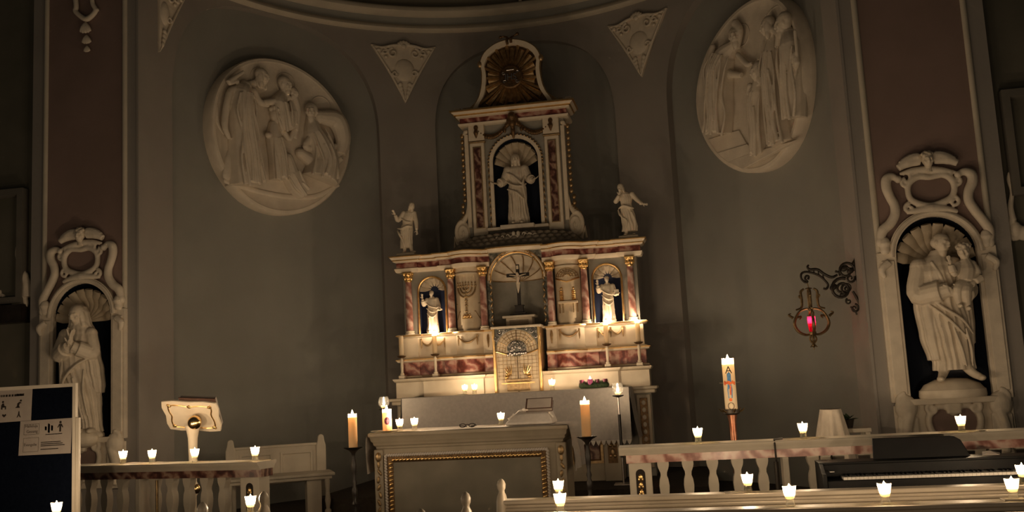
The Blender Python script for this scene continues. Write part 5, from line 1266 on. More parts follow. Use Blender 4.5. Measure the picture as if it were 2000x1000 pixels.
# ================================================================== BENCH
bp = atY(540, 905, 10.6); BZ = SAN
t = thing('sedilia_bench', 'small cream wooden bench with panelled back and rounded posts', 'bench', (bp.x, bp.y, BZ)); bt = flat(bp.x, bp.y, BZ, rz=radians(28))
for s in (-1, 1):
    q = MB(bt); q.extr([(s*.50-.055, 0), (s*.50+.055, 0), (s*.50+.055, .74), (s*.50+.04, .79)]+arc(s*.50, .83, .035, 0, pi, 8)+[(s*.50-.04, .79), (s*.50-.055, .74)], -.03, .03); q.build('post', 'bench_paint', t, bevel=.008)
    q = MB(bt); q.lathe([(.035, 0), (.035, .05), (.02, .07), (.032, .16), (.02, .26), (.03, .36), (.03, .40)], s*.52, 0, .42, n=14); q.build('leg', 'bench_paint', t)
MB(bt).box(-.45, .45, .34, .76, -.022, .005).build('backrest', 'bench_paint', t, bevel=.004)
for c in (-.225, .225):
    q = MB(bt); q.sweep([(c-.18, .42, .005), (c+.18, .42, .005), (c+.18, .69, .005), (c-.18, .69, .005)], [(0, 0), (0, .012), (-.02, .012), (-.03, 0)], up=(0, 0, 1), closed=True); q.build('back_panel', 'bench_paint', t)
MB(bt).box(-.47, .47, .745, .775, -.03, .02).build('top_rail', 'bench_paint', t, bevel=.006)
MB(bt).box(-.60, .60, .425, .46, -.03, .48).build('seat', 'bench_paint', t, bevel=.01)
MB(bt).box(-.57, .57, .39, .426, .0, .45).build('seat_rail', 'bench_paint', t, bevel=.006)
MB(bt).box(.30, .46, 0, .40, .12, .38).build('support', 'bench_paint', t, bevel=.008)
# ================================================================== LECTERN
LY = 8.75; Pb = atY(381, 812, LY); Pp = atY(383, 880, LY)
t = thing('lectern', 'pale lectern desk with gilt border on a brass-balled pole', 'lectern', (Pp.x, LY, SAN)); 
cz = atY(381, 812, LY).z; cx = Pb.x
def desk_tf(u, v, w):   # desk leaning towards the nave at the top
    a = radians(38); b = radians(-6); u, v = u*cos(b)-v*sin(b), u*sin(b)+v*cos(b)
    return (cx+u, LY-.05-(w*cos(a)+v*sin(a)), cz+v*cos(a)-w*sin(a))
q = MB(desk_tf); q.extr(cr([(-.26, -.17), (0, -.175), (.25, -.17), (.265, 0), (.27, .17), (0, .175), (-.27, .17), (-.265, 0)], 2, True), -.015, .012); q.build('desk', 'cream', t, bevel=.006)
q = MB(desk_tf); q.tube([(a, b, .014) for a, b in ((-.20, -.12), (-.1, -.135), (0, -.125), (.1, -.135), (.20, -.12), (.215, -.05), (.20, .03), (.215, .09), (.20, .125), (.1, .135), (0, .12), (-.1, .135), (-.20, .125), (-.215, .06), (-.20, 0), (-.215, -.06))], .007, n=6, sub=4, closed=True); q.build('gilt_border', 'gold', t)
for (a, b) in ((-.20, -.12), (.20, -.12), (.20, .125), (-.20, .125), (0, .12)):
    q = MB(desk_tf); q.ell((a, b, .015), (.024, .016, .01), nu=8, nv=6); q.ell((a*1.05, b*1.08, .015), (.012, .012, .012), nu=8, nv=6); q.build('corner_flower', 'gold', t)
bz = atY(381, 825, LY-.12); q = MB(); q.ell((bz.x, bz.z, -(LY-.13)), (.066, .066, .055), nu=20, nv=14); q.build('brass_ball', 'brass', t)
px_ = Pp.x; z1 = bz.z-.03
q = MB(); q.lathe([(.15, SAN), (.15, SAN+.03), (.06, SAN+.06), (.032, SAN+.12), (.03, .68), (.045, .70), (.06, .745), (.045, .79), (.034, .81), (.036, .95), (.045, z1-.12), (.06, z1-.04), (.075, z1)], px_, 0, -LY+.06, n=20); q.build('pole', 'cream', t)
q = MB(); q.ell((px_, .745, -LY+.06), (.068, .06, .068), nu=18, nv=12); q.build('pole_ball', 'brass', t)
bk = thing('lectern_book', 'large open book resting on the lectern desk', 'book', desk_tf(.08, 0, -.02))
q = MB(desk_tf); q.box(-.10, .265, -.13, .205, -.024, -.016); q.build('cover', 'book_cover', bk); q = MB(desk_tf); q.box(-.09, .258, -.12, .198, -.06, -.024); q.build('pages', 'paper', bk)
# ================================================================== CLOTH-DRAPED CHAIR AND PLANT BEHIND THE RAIL
DY = 8.55
def D2(px, py): p = atY(px, py, DY); return p
a, b = D2(1602, 801), D2(1645, 801); base = D2(1590, 840); rt = D2(1668, 842)
t = thing('draped_stand', 'low stand under a pale cloth behind the rail by the piano', 'stand', ((a.x+b.x)/2, DY+.15, SAN))
dt = flat((a.x+b.x)/2+.01, DY+.14, 0); hw = (b.x-a.x)/2
rows = []
for v, k, f in ((SAN+.30, 1.75, .03), (.85, 1.6, .028), (1.0, 1.35, .02), (1.10, 1.18, .012), (a.z-.04, 1.04, .004), (a.z, .97, 0), (a.z+.004, .5, 0)):
    rows.append([((hw*k+f*sin(8*th))*cos(th), v, (.14*k+f*sin(8*th))*sin(th)) for th in [2*pi*i/48 for i in range(48)]])
m = MB(dt); m.loft(rows); m.build('cloth', 'drape', t, smooth=50)
MB(dt).box(-hw*.8, hw*.8, SAN, a.z-.03, -.08, .08).build('stand', 'bench_paint', t)
p2 = D2(1690, 838); bxm = (lambda u0, u1, v0, v1: None)
tt = thing('side_table', 'low pale table top beside the draped stand', 'table', (p2.x-.15, DY+.35, SAN)); q = MB(flat(0, DY+.35, 0)); zt = atY(1690, 836, DY+.2).z
q.box(p2.x-.19, p2.x+.08, zt-.035, zt, -.15, .15); q.build('top', 'bench_paint', tt, bevel=.005)
for ux in (p2.x-.165, p2.x+.05):
    for w in (-.12, .12): q = MB(flat(0, DY+.35, 0)); q.box(ux-.02, ux+.02, SAN, zt-.03, w-.02, w+.02); q.build('leg', 'bench_paint', tt)
pl = thing('potted_plant', 'small dark potted plant on the low table by the draped stand', 'plant', (p2.x-.09, DY+.33, zt)); pt = flat(p2.x-.09, DY+.33, zt)
MB(pt).lathe([(.04, 0), (.055, .06), (.058, .07), (.05, .07), (.045, .06)], n=16).build('pot', 'black_wood', pl)
rnd = random.Random(5)
for k in range(16):
    a_ = k*2.4; e = rnd.uniform(.2, 1.3); L = rnd.uniform(.06, .11); d = V3((cos(a_)*cos(e), sin(e)*.6, sin(a_)*cos(e))); n_ = V3((-sin(a_), 0, cos(a_)))*.022; c = V3((0, .065, 0))
    q = MB(pt); q.add([tuple(c), tuple(c+d*L*.55+n_), tuple(c+d*L), tuple(c+d*L*.55-n_), tuple(c+d*L*.5+V3((0, .01, 0)))], [(0, 1, 4), (1, 2, 4), (2, 3, 4), (3, 0, 4)]); q.build('leaf', 'leaf_dark', pl)
# ================================================================== PIANO
PY = 7.02; pl_ = atY(1604, 925, PY); PX0 = pl_.x; PX1 = PX0+1.50; pz = atY(1660, 931, PY).z
t = thing('digital_piano', 'black digital piano with raised music rest behind the front pew', 'piano', (PX0+.7, PY+.2, 0)); pt = flat(0, PY, 0)
MB(pt).box(PX0+.03, PX1-.03, pz-.11, pz-.02, -.36, .04).build('key_bed', 'piano_black', t, bevel=.006)
MB(pt).box(PX0+.03, PX1-.03, pz-.02, pz+.075, -.36, -.16).build('case', 'piano_black', t, bevel=.01)
MB(pt).box(PX0, PX1, pz+.072, pz+.086, -.37, -.12).build('lid', 'piano_black', t, bevel=.004)
for u in (PX0, PX1-.03):
    vv = [(-.06, pz-.12), (.36, pz-.12), (.36, pz+.083), (.12, pz+.083), (.0, pz+.03), (-.06, pz+.025)]
    q2 = MB(pt); q2.loft([[(u, v, -w) for w, v in vv], [(u+.03, v, -w) for w, v in vv]]); q2.build('cheek', 'piano_black', t, bevel=.004)
    q2 = MB(pt); q2.box(u, u+.03, 0, pz-.11, -.34, -.02); q2.build('leg', 'piano_black', t)
MB(pt).box(PX0+.03, PX1-.03, .25, pz-.12, -.35, -.32).build('back_panel', 'piano_black', t)
kx0, kx1 = atY(1646, 930, PY).x, PX1-.06; nk = 50
kw = (kx1-kx0)/nk; km = MB().box(.0007, kw-.0007, 0, .018, -.145, .0).build('white_key', 'key_white', mesh_only=True); bm_ = MB().box(-.006, .006, 0, .012, -.09, 0).build('black_key', 'piano_black', mesh_only=True)
for i in range(nk):
    place('white_key', km, (kx0+kw*i, PY-.035, pz-.018), t)
    if i % 7 in (0, 1, 3, 4, 5): place('black_key', bm_, (kx0+kw*(i+1), PY+.02, pz-.002), t)
P1, P2_, P3 = atY(1703, 856, PY+.30), atY(1868, 848, PY+.30), atY(1892, 902, PY+.25)
zb = pz+.085; hD = P1.z-zb
def rest_tf(u, v, w): return (u, PY+.27+v*.22-w, zb+v*.97)
q = MB(rest_tf); q.extr([(P1.x-.01, 0), (P3.x+.02, 0), (P2_.x+.02, hD*.80), (P2_.x-.02, hD*.98), (P2_.x-.05, hD*1.01), (P1.x, hD*1.02)], -.008, .008); q.build('music_rest', 'piano_black', t, bevel=.004)
q = MB(pt); q.box(PX0+.06, PX0+.09, pz+.03, pz+.034, -.1, -.03); q.build('switch', 'key_white', t)
pa = thing('folded_paper', 'crumpled white paper lying on the piano beside the music rest', 'paper', (P3.x+.12, PY+.24, zb)); q = MB(flat(P3.x+.14, PY+.24, zb+.003)); q.add([(-.06, 0, .03), (.05, .002, .04), (.07, .012, -.03), (-.04, .022, -.04), (0, .03, 0)], [(0, 1, 4), (1, 2, 4), (2, 3, 4), (3, 0, 4), (3, 2, 1, 0)]); q.build('sheet', 'paper', pa, smooth=0)
# ================================================================== PEWS
PT = .81
def pew(y, x0, x1, label, end_at, fz=.947):
    t = thing('pew', label, 'pew', ((x0+x1)/2, y, 0), 'pews facing the altar')
    f = flat(0, y, 0)
    MB(f).box(x0, x1, .12, PT-.025, -.02, .02).build('backrest', 'pew_paint', t, bevel=.004)
    q = MB(f); q.box(x0, x1, PT-.03, PT, -.075, .055); q.build('top_rail', 'pew_paint', t, bevel=.009)
    MB(f).box(x0, x1, PT-.075, PT-.05, -.02, .05).build('moulding', 'pew_paint', t, bevel=.01)
    MB(f).box(x0, x1, PT-.20, PT-.175, .0, .14).build('book_ledge', 'pew_paint', t, bevel=.006)
    MB(f).box(x0, x1, .42, .45, -.40, .0).build('seat', 'pew_paint', t, bevel=.006)
    ol_ = [(-.19, 0), (.19, 0), (.19, .45), (.15, .55), (.10, .62), (.075, .74), (.06, .80), (.048, .84), (.03, .858), (.028, .87), (.046, .895), (.044, .925), (.02, fz-.004), (0, fz)]
    ol_ = ol_+[(-a, b) for a, b in ol_[2:-1][::-1]]
    e = end_at
    rings = []
    for v, rx, ry in ((0, .034, .20), (.45, .034, .20), (.60, .033, .12), (.74, .033, .075), (.80, .032, .06), (.835, .027, .045), (.855, .019, .028), (.868, .018, .024), (.885, .025, .032), (.91, .027, .034), (.93, .020, .026), (fz-.004, .010, .012), (fz, .002, .002)):
        rings.append([(e+rx*(abs(cos(a))**.6)*(1 if cos(a) > 0 else -1), v, -y+ry*(abs(sin(a))**.6)*(1 if sin(a) > 0 else -1)) for a in [2*pi*i/20 for i in range(20)]])
    q = MB(); q.loft(rings); q.build('pew_end', 'pew_paint', t, smooth=50)
    return t
pew(6.47, .84, 5.6, 'front cream pew parapet directly behind the piano', .83)
pew(5.73, .78, 5.6, 'second cream pew behind the parapet, three candles along its top', .77)
pew(5.0, .72, 1.5, 'third cream pew, only its pointed end showing', .71)
pew(6.15, -4.2, -.71, 'cream pew across the aisle nearest the sedilia bench', -.70, .95)
pew(5.62, -4.2, -.86, 'cream pew across the aisle with a rounded end', -.85, .95)
# ================================================================== NOTICE BOARD
NY = 6.75; c0 = atY(150, 748, NY); NT = flat(0, NY, 0); nz1, nx1 = c0.z, c0.x; nx0 = nx1-1.25; nz0 = .55
t = thing('notice_board', 'free-standing dark blue notice board in a pale frame', 'board', ((nx0+nx1)/2, NY, 0))
MB(NT).box(nx0+.02, nx1-.02, nz0+.02, nz1-.02, -.012, .004).build('panel', 'board_blue', t, smooth=0)
q = MB(NT); q.sweep([(nx0, nz0, 0), (nx1, nz0, 0), (nx1, nz1, 0), (nx0, nz1, 0)], [(0, -.015), (0, .015), (-.026, .015), (-.026, -.015)], up=(0, 0, 1), closed=True); q.build('frame', 'board_frame', t)
zl = atY(157, 815, NY).z
for u in (nx1+.014, nx0-.014): q = MB(NT); q.box(u-.013, u+.013, .03, zl, -.014, .014); q.build('leg', 'board_frame', t, bevel=.003); q = MB(NT); q.box(u-.02, u+.02, 0, .03, -.28, .28); q.build('foot', 'board_frame', t, bevel=.004)
def NP(px, py): p = atY(px, py, NY); return (p.x, p.z)
def sheet(tl, tr, br, bl, label, fn, w):
    ps = [NP(*p) for p in (tl, tr, br, bl)]
    t = thing('notice_sheet', label, 'paper', (ps[3][0], NY-w, ps[3][1]), 'sheets pinned on the notice board')
    q = MB(NT); q.extr(ps, w, w+.0015); q.build('paper', 'paper', t, smooth=0)
    def L(a, b):  # bilinear, a right, b down
        A, B, C_, D_ = ps; x = (A[0]*(1-a)+B[0]*a)*(1-b)+(D_[0]*(1-a)+C_[0]*a)*b; y = (A[1]*(1-a)+B[1]*a)*(1-b)+(D_[1]*(1-a)+C_[1]*a)*b; return (x, y)
    def poly(pts, mt, ww, name): q = MB(NT); q.extr([L(*p) for p in pts], w+.001, w+.001+ww); return q.build(name, mt, t, smooth=0)
    fn(poly, L, w, t)
def person(poly, cx_, cy_, s, pose, mt='ink'):
    R = .6
    if pose == 'stand': pts = [(-.10, .5), (-.10, -.05), (-.26, .15), (-.30, .05), (-.14, -.25), (.14, -.25), (.30, .05), (.26, .15), (.10, -.05), (.10, .5)]
    elif pose == 'sit': pts = [(-.28, .45), (-.28, 0), (-.15, -.25), (.05, -.25), (.12, .05), (.32, .10), (.32, .48), (.18, .48), (.18, .25), (-.1, .25), (-.1, .48)]
    elif pose == 'kneel': pts = [(-.36, .42), (-.15, .25), (-.1, -.1), (.12, -.28), (.36, -.20), (.38, -.10), (.18, -.08), (.12, .18), (.24, .44)]
    elif pose == 'heart': pts = [(0, .35), (-.38, 0), (-.36, -.22), (-.18, -.28), (0, -.10), (.18, -.28), (.36, -.22), (.38, 0)]
    else: pts = [(-.30, .45), (-.12, .05), (-.06, -.40), (0, -.45), (.06, -.40), (.12, .05), (.30, .45), (.12, .40), (0, .15), (-.12, .40)]
    poly([(cx_+a*s*R, cy_+b*s) for a, b in pts], mt, .0006, 'pictogram')
    if pose in ('stand', 'sit', 'kneel'):
        hx = {'stand': 0, 'sit': -.08, 'kneel': .30}[pose]; hy = {'stand': -.40, 'sit': -.42, 'kneel': -.42}[pose]
        poly([(cx_+hx*s*R+.11*s*R*1.2*cos(a), cy_+hy*s+.13*s*sin(a)) for a in [2*pi*i/10 for i in range(10)]], mt, .0006, 'pictogram_head')
def sh1(poly, L, w, t):
    poly([(.03, .10), (.955, .10), (.955, .945), (.03, .945)], 'print_area', .0003, 'print')
    x = .40
    for i, wd in enumerate((.045, .03, .04, .05, .05, .045, .05, .05, .05)):   # short bold heading, too small to read in full
        poly([(x, .185), (x+wd*.8, .183), (x+wd*.8, .248), (x, .25)], 'ink', .0006, 'heading_stroke'); x += wd+.004
    x = .72
    for wd in (.045, .05, .04): poly([(x, .178), (x+wd*.85, .176), (x+wd*.85, .246), (x, .248)], 'ink', .0006, 'heading_stroke'); x += wd+.004
    person(poly, .50, .50, .25, 'sit'); person(poly, .76, .49, .25, 'kneel'); person(poly, .52, .80, .16, 'heart'); person(poly, .78, .79, .22, 'pray')
def sh2(poly, L, w, t):
    poly([(.03, .04), (.945, .03), (.945, .93), (.03, .94)], 'print_area', .0003, 'print')
    for (a0, a1, b0, b1) in ((.08, .37, .10, .40), (.08, .37, .50, .90)):
        for ln in (((a0, b0), (a1, b0), (a1, b0+.008), (a0, b0+.008)), ((a0, b1), (a1, b1), (a1, b1+.008), (a0, b1+.008)), ((a1, b0), (a1+.006, b0), (a1+.006, b1), (a1, b1)), ((a0, b0), (a0+.006, b0), (a0+.006, b1), (a0, b1))): poly(list(ln), 'ink_faded', .0005, 'box_line')
    h = .26
    def txt(s_, a, b, size, mt): u, v = L(a, b); o = lettering(NT, s_, size, u, v, w+.002, 'lettering', mt, t, .0003)
    txt('Halleluja', .22, .16, .032, 'ink_faded'); txt('Gezang', .24, .32, .032, 'ink_faded'); txt('Evangelie', .22, .70, .030, 'ink_faded')
    person(poly, .78, .22, .30, 'stand')
    for k, s_ in enumerate((.06, .14, .08)): poly([(.50+.06*k-.02, .25-s_), (.50+.06*k+.02, .25-s_*.8), (.50+.06*k+.022, .25+s_), (.50+.06*k-.016, .25+s_*.9)], 'ink_faded', .0005, 'music_sign')
    for (b, a1) in ((.42, .82), (.64, .80), (.69, .84), (.74, .88), (.84, .76)): poly([(.42 if b > .5 else .50, b), (a1, b-.006), (a1, b+.016), (.42 if b > .5 else .50, b+.022)], 'ink_faded', .0005, 'text_line')
sheet((-44, 762), (65, 756), (62, 821), (-48, 829), 'white notice with four dark pictograms and a heart', sh1, .0075)
sheet((41, 823), (142, 816), (139, 885), (37, 890), 'white notice with boxes, text lines and a standing pictogram', sh2, .005)
# ================================================================== CANDLES
W_VOT = 6.2
def flame_mesh(m, u, v, w, h=.034, r=.0085):
    m.lathe([(r*.15, 0), (r*.75, h*.12), (r, h*.30), (r*.8, h*.52), (r*.38, h*.78), (r*.05, h)], u, v, w, n=12)
def votive(label, loc, k=1.0, watts=None, cat='candle', group='votive candles in glasses', flick=0):
    t = thing('votive_candle', label, cat, loc, group)
    if 'proto' not in G:
        f = MB(lambda u, v, w: (u, -w, v)); f.lathe([(.024, 0), (.026, .002), (.026, .012), (.023, .036), (.0245, .040)], n=22); g1 = f.build('glass_foot', 'glass', mesh_only=True)
        m = MB(lambda u, v, w: (u, -w, v)); n = 24; prof = [(.001, .040), (.0245, .040), (.029, .055), (.034, .080), (.0385, .112)]
        m.loft([[(r*cos(2*pi*i/n), h, -r*sin(2*pi*i/n)) for i in range(n)] for r, h in prof], cap=False); g2 = m.build('glass_cup', 'glass', mesh_only=True)
        m = MB(lambda u, v, w: (u, -w, v)); prof = [(.001, .043), (.023, .043), (.0275, .056), (.0325, .080), (.0342, .093)]
        m.loft([[(r*cos(2*pi*i/n), h, -r*sin(2*pi*i/n)) for i in range(n)] for r, h in prof[:5]], cap=False); 
        m.loft([[(r*cos(2*pi*i/n), h, -r*sin(2*pi*i/n)) for i in range(n)] for r, h in ((.0005, .058), (.0275, .059))], cap=False); wx = m.build('wax', 'wax', mesh_only=True)
        m = MB(lambda u, v, w: (u, -w, v)); m.tube([(0, .060, 0), (.001, .078, 0)], .0012, n=6); wk = m.build('wick', 'ink', mesh_only=True)
        m = MB(lambda u, v, w: (u, -w, v)); flame_mesh(m, 0, .078, 0, .046, .011); fl = m.build('flame', 'flame', mesh_only=True)
        G['proto'] = (g1, g2, wx, wk, fl)
    g1, g2, wx, wk, fl = G['proto']
    for nm, me in (('glass_foot', g1), ('glass_cup', g2), ('wax', wx), ('wick', wk), ('flame', fl)): o = shared(nm, me, t, (0, 0, 0)); o.scale = (k, k, k)
    point_light('candle_light', (0, 0, .107*k), watts or W_VOT, parent=t, radius=.012)
    return t
G = {}
def on(px, py, z): p = atZ(px, py, z); return (p.x, p.y, p.z)
def railpt(px, A, B, z, off=0):
    # point on the rail centre line seen in column px
    best = None
    for i in range(401):
        s = i/400; P = V3((A[0]+(B[0]-A[0])*s, A[1]+(B[1]-A[1])*s, z)); d = P-CAM; u = 1000+FPX*d.dot(c_r)/d.dot(c_f)
        if best is None or abs(u-px) < best[0]: best = (abs(u-px), P)
    return tuple(best[1])
for px, lb in ((240, 'lit votive glass on the brown-frieze rail nearest the notice board'), (297, 'lit votive glass on the rail beside the small white leaflet'), (381, 'lit votive glass on the rail in front of the lectern pole'), (498, 'lit votive glass on the rail end in front of the bench')):
    votive(lb, railpt(px, LA, LB_, RZ))
for px, lb in ((1365, 'lit votive glass on the pink-frieze rail near its open end beside the tall decorated candle'), (1570, 'lit votive glass on the rail beside the draped stand'), (1880, 'lit votive glass on the rail below the saint with a child')):
    votive(lb, railpt(px, RB, RR, RZ))
# leaflets on the left rail
for px, lb, r in ((262, 'small white leaflet lying under votive on the rail', .2), (312, 'crumpled white leaflet on the rail beside a votive glass', -.3)):
    p = railpt(px, LA, LB_, RZ); t = thing('leaflet', lb, 'paper', p); q = MB(flat(*p, rz=r)); q.add([(-.09, .001, .05), (.09, .001, .06), (.08, .006, -.03), (-.07, .012, -.04), (0, .016, .02)], [(0, 1, 4), (1, 2, 4), (2, 3, 4), (3, 0, 4), (3, 2, 1, 0)]); q.build('sheet', 'paper', t, smooth=0)
# on the pews
def pewpt(px, y, z=PT): 
    best = None
    for i in range(801):
        x = -4.5+10.5*i/800; d = V3((x, y, z))-CAM; u = 1000+FPX*d.dot(c_r)/d.dot(c_f)
        if d.dot(c_f) > 0 and (best is None or abs(u-px) < best[0]): best = (abs(u-px), x)
    return (best[1], y, z)
for px, y, lb in ((1090, 6.48, 'lit votive glass on the parapet close to its pew end'), (1463, 6.48, 'lit votive glass on the middle of the parapet in front of the rail balusters'), (1999, 6.48, 'lit votive glass on the parapet at the far end of the keyboard'),
                  (1096, 5.74, 'lit votive glass on the second pew close to its end'), (1543, 5.74, 'lit votive glass on the second pew near the piano corner'), (1728, 5.72, 'lit votive glass on the second pew below the music rest'), (1978, 5.76, 'lit votive glass on a coaster on the second pew'),
                  (110, 6.16, 'lit votive glass on the pew in front of the notice board'), (488, 6.16, 'lit votive glass on the aisle pew near its rounded end')):
    o = votive(lb, pewpt(px, y))
p = pewpt(1978, 5.76); t = thing('coaster', 'square pale coaster under a votive glass on the second pew', 'coaster', p); q = MB(flat(*p)); q.box(-.055, .055, .0, .006, -.045, .045); q.build('card', 'paper', t, smooth=0)
p = pewpt(1437, 6.50); t = thing('hymn_card', 'small pale card lying on the parapet beside a votive glass', 'card', p); q = MB(flat(*p)); q.box(-.07, .07, .0, .004, -.03, .03); q.build('card', 'paper', t, smooth=0)
# on the altar table
for px, py, lb in ((781, 842, 'lit votive glass on the altar table next to the emblem candle'), (810, 840, 'lit votive glass on the altar table, second from the emblem candle'), (979, 829, 'lit votive glass on the altar table beside the missal cushion')):
    p = on(px, py, TZ); votive(lb, (p[0], max(p[1], TY+.02), TZ))
# on the high altar table
for px, lb, k in ((909, 'lit glass light on the high altar standing on a saucer', 1.0), (928, 'lit glass light on the high altar beside the saucer', 1.0), (1078, 'lit glass light on the high altar between tabernacle and wreath', 1.1)):
    p = pewpt(px, 11.42, 1.477); votive(lb, p, k, 2.2)
p = pewpt(905, 11.42, 1.477); t = thing('saucer', 'small white saucer under a glass light on the high altar', 'saucer', p); q = MB(flat(*p)); q.lathe([(.03, -.001), (.07, .006), (.072, .008), (.03, .002), (.0, .001)], n=20); q.build('dish', 'linen', t)
def pillar(label, loc, r, h, mt='wax_pillar', lit=True, group=None, watts=4.5, name='pillar_candle', pool=.05, flame_h=.05):
    t = thing(name, label, 'candle', loc, group); f = lambda u, v, w: (loc[0]+u, loc[1]-w, loc[2]+v); n = 24
    m = MB(f)
    if lit: m.loft([[(q*cos(2*pi*i/n), v+(.004*sin(3*i) if v == h else 0), -q*sin(2*pi*i/n)) for i in range(n)] for q, v in ((.0005, 0), (r, 0), (r, h*.3), (r*.99, h*.6), (r*.98, h-pool), (r*.97, h))], cap=False); m.loft([[(q*cos(2*pi*i/n), h-pool, -q*sin(2*pi*i/n)) for i in range(n)] for q in (.0005, r*.97)], cap=False)
    else: m.lathe([(.0005, 0), (r, 0), (r, h-.01), (r*.9, h), (.0005, h)], n=n)
    m.build('wax', mt, t, smooth=50)
    m = MB(f); b = h-pool if lit else h; m.tube([(0, b, 0), (.001, h-.0 if lit else h+.012, 0)], .0015, n=6); m.build('wick', 'ink', t)
    if lit:
        m = MB(f); flame_mesh(m, 0, h-pool*.35, 0, flame_h, flame_h*.24); m.build('flame', 'flame', t)
        o = point_light('candle_light', (loc[0], loc[1], loc[2]+h+.012), watts, radius=.012); attach(o, t)
    return t
# candlesticks on the gradine
SY = AY-.175
def candlestick(label, px, py, lit, ztop_px, clabel):
    base = pewpt(px, SY, 1.705); x = base[0]; t = thing('altar_candlestick', label, 'candlestick', (x, SY, 1.705), 'candlesticks on the altar ledge'); f = flat(x, SY, 1.705)
    q = MB(f); q.box(-.038, .038, 0, .045, -.038, .038); q.build('foot', 'ivory', t, bevel=.006)
    q = MB(f); q.lathe([(.024, .045), (.028, .06), (.018, .075), (.016, .10), (.020, .15), (.016, .22), (.022, .235), (.014, .25), (.014, .262)], n=14); q.build('stem', 'ivory', t)
    q = MB(f); q.lathe([(.016, .258), (.04, .268), (.058, .285), (.056, .288), (.02, .276), (.0, .274)], n=18); q.build('drip_pan', 'dark_gilt', t)
    hgt = .255
    pillar(clabel, (x, SY, 1.705+.282), .029, hgt, 'wax_ivory', lit, 'candles on the altar candlesticks', 3.2, 'altar_candle', .022, .045)
candlestick('slender altar candlestick carrying the unlit candle', 787, 738, False, 655, 'unlit ivory candle on the outer altar candlestick')
candlestick('slender altar candlestick in front of the bearded saint niche', 852, 733, True, 640, 'lit ivory candle in front of the bearded saint niche')
candlestick('slender altar candlestick in front of the curly-haired saint niche', 1187, 712, True, 620, 'lit ivory candle in front of the curly-haired saint niche')
candlestick('slender altar candlestick at the corner of the ledge nearest the sanctuary lamp', 1250, 710, True, 620, 'lit ivory candle on the ledge corner nearest the sanctuary lamp')
# pillar candle with emblem on the altar table
p = on(757, 840, TZ+.006); t = thing('candle_plate', 'flat white dish under the emblem candle on the altar table', 'plate', (p[0], TY+.14, TZ)); ex = pewpt(757, TY+.14, TZ)[0]
q = MB(flat(ex-.01, TY+.14, TZ)); q.lathe([(.06, 0), (.15, .006), (.155, .010), (.06, .005), (.0, .004)], n=28, sw=.8); q.build('dish', 'linen', t)
pc = pillar('orange-glowing pillar candle with a dark red round emblem on the altar table', (ex, TY+.14, TZ+.006), .045, .205, 'wax_pillar', True, 'pillar candles near the altar table', 3, pool=.03)
def on_cyl(cx_, cy_, cz_, r, face=0.0):
    def f(u, v, w): a = face+u/r; return (cx_+(r+w)*sin(a), cy_-(r+w)*cos(a), cz_+v)
    f.mir = False; return f
FA = atan2(2.2-ex, TY)
q = MB(on_cyl(ex, TY+.14, TZ+.10, .045, FA)); rings = [[(rr*cos(2*pi*i/20)*.8, rr*sin(2*pi*i/20), .001) for i in range(20)] for rr in (.0005, .012, .024, .036)]
q.loft(rings, False); q.build('emblem', 'emblem_red', pc)
q = MB(on_cyl(ex, TY+.14, TZ+.10, .045, FA)); q.tube([(0, -.02, .002), (0, .022, .002)], .003, n=6); q.tube([(-.012, .006, .002), (.012, .006, .002)], .003, n=6); q.tube([(.008*cos(a)+.002, .012*sin(a)-.004, .002) for a in [i*.5 for i in range(10)]], .002, n=5); q.build('emblem_figure', 'emblem_rose', pc)
# tall turned floor stands with pillar candles
def floor_stand(label, clabel, px, py, y, ch, z0):
    P = atY(px, py, y); x, zt = P.x, P.z
    t = thing('floor_candlestick', label, 'candlestick', (x, y, z0), 'dark floor candlesticks beside the altar table'); f = flat(x, y, z0); H = zt-z0
    q = MB(f); q.lathe([(.13, 0), (.13, .02), (.07, .04), (.03, .07), (.022, .10)], n=22); q.build('base', 'black_wood', t)
    q = MB(f); q.lathe([(.02, .10), (.018, H*.2), (.034, H*.26), (.018, H*.32), (.03, H*.36), (.018, H*.40), (.026, H*.46), (.028, H*.52), (.016, H*.56), (.024, H*.60), (.014, H*.64), (.022, H*.72), (.026, H*.80), (.014, H*.90), (.022, H-.05), (.05, H-.02)], n=16); q.build('stem', 'black_wood', t)
    q = MB(f); q.lathe([(.03, H-.03), (.07, H-.012), (.092, H), (.088, H+.004), (.0, H-.002)], n=24); q.build('drip_dish', 'iron', t)
    pillar(clabel, (x, y, zt), .042, ch, 'wax_pillar', True, 'pillar candles near the altar table', 5.5, pool=.03)
floor_stand('dark turned floor candlestick between the bench and the altar table', 'tall plain pillar candle on the floor stand near the bench', 690, 874, 8.85, .31, SAN)
floor_stand('dark turned floor candlestick between the altar table and the pink-frieze rail', 'tall plain pillar candle in front of the altar cloth with the wreath', 1146, 853, 8.75, .315, SAN)
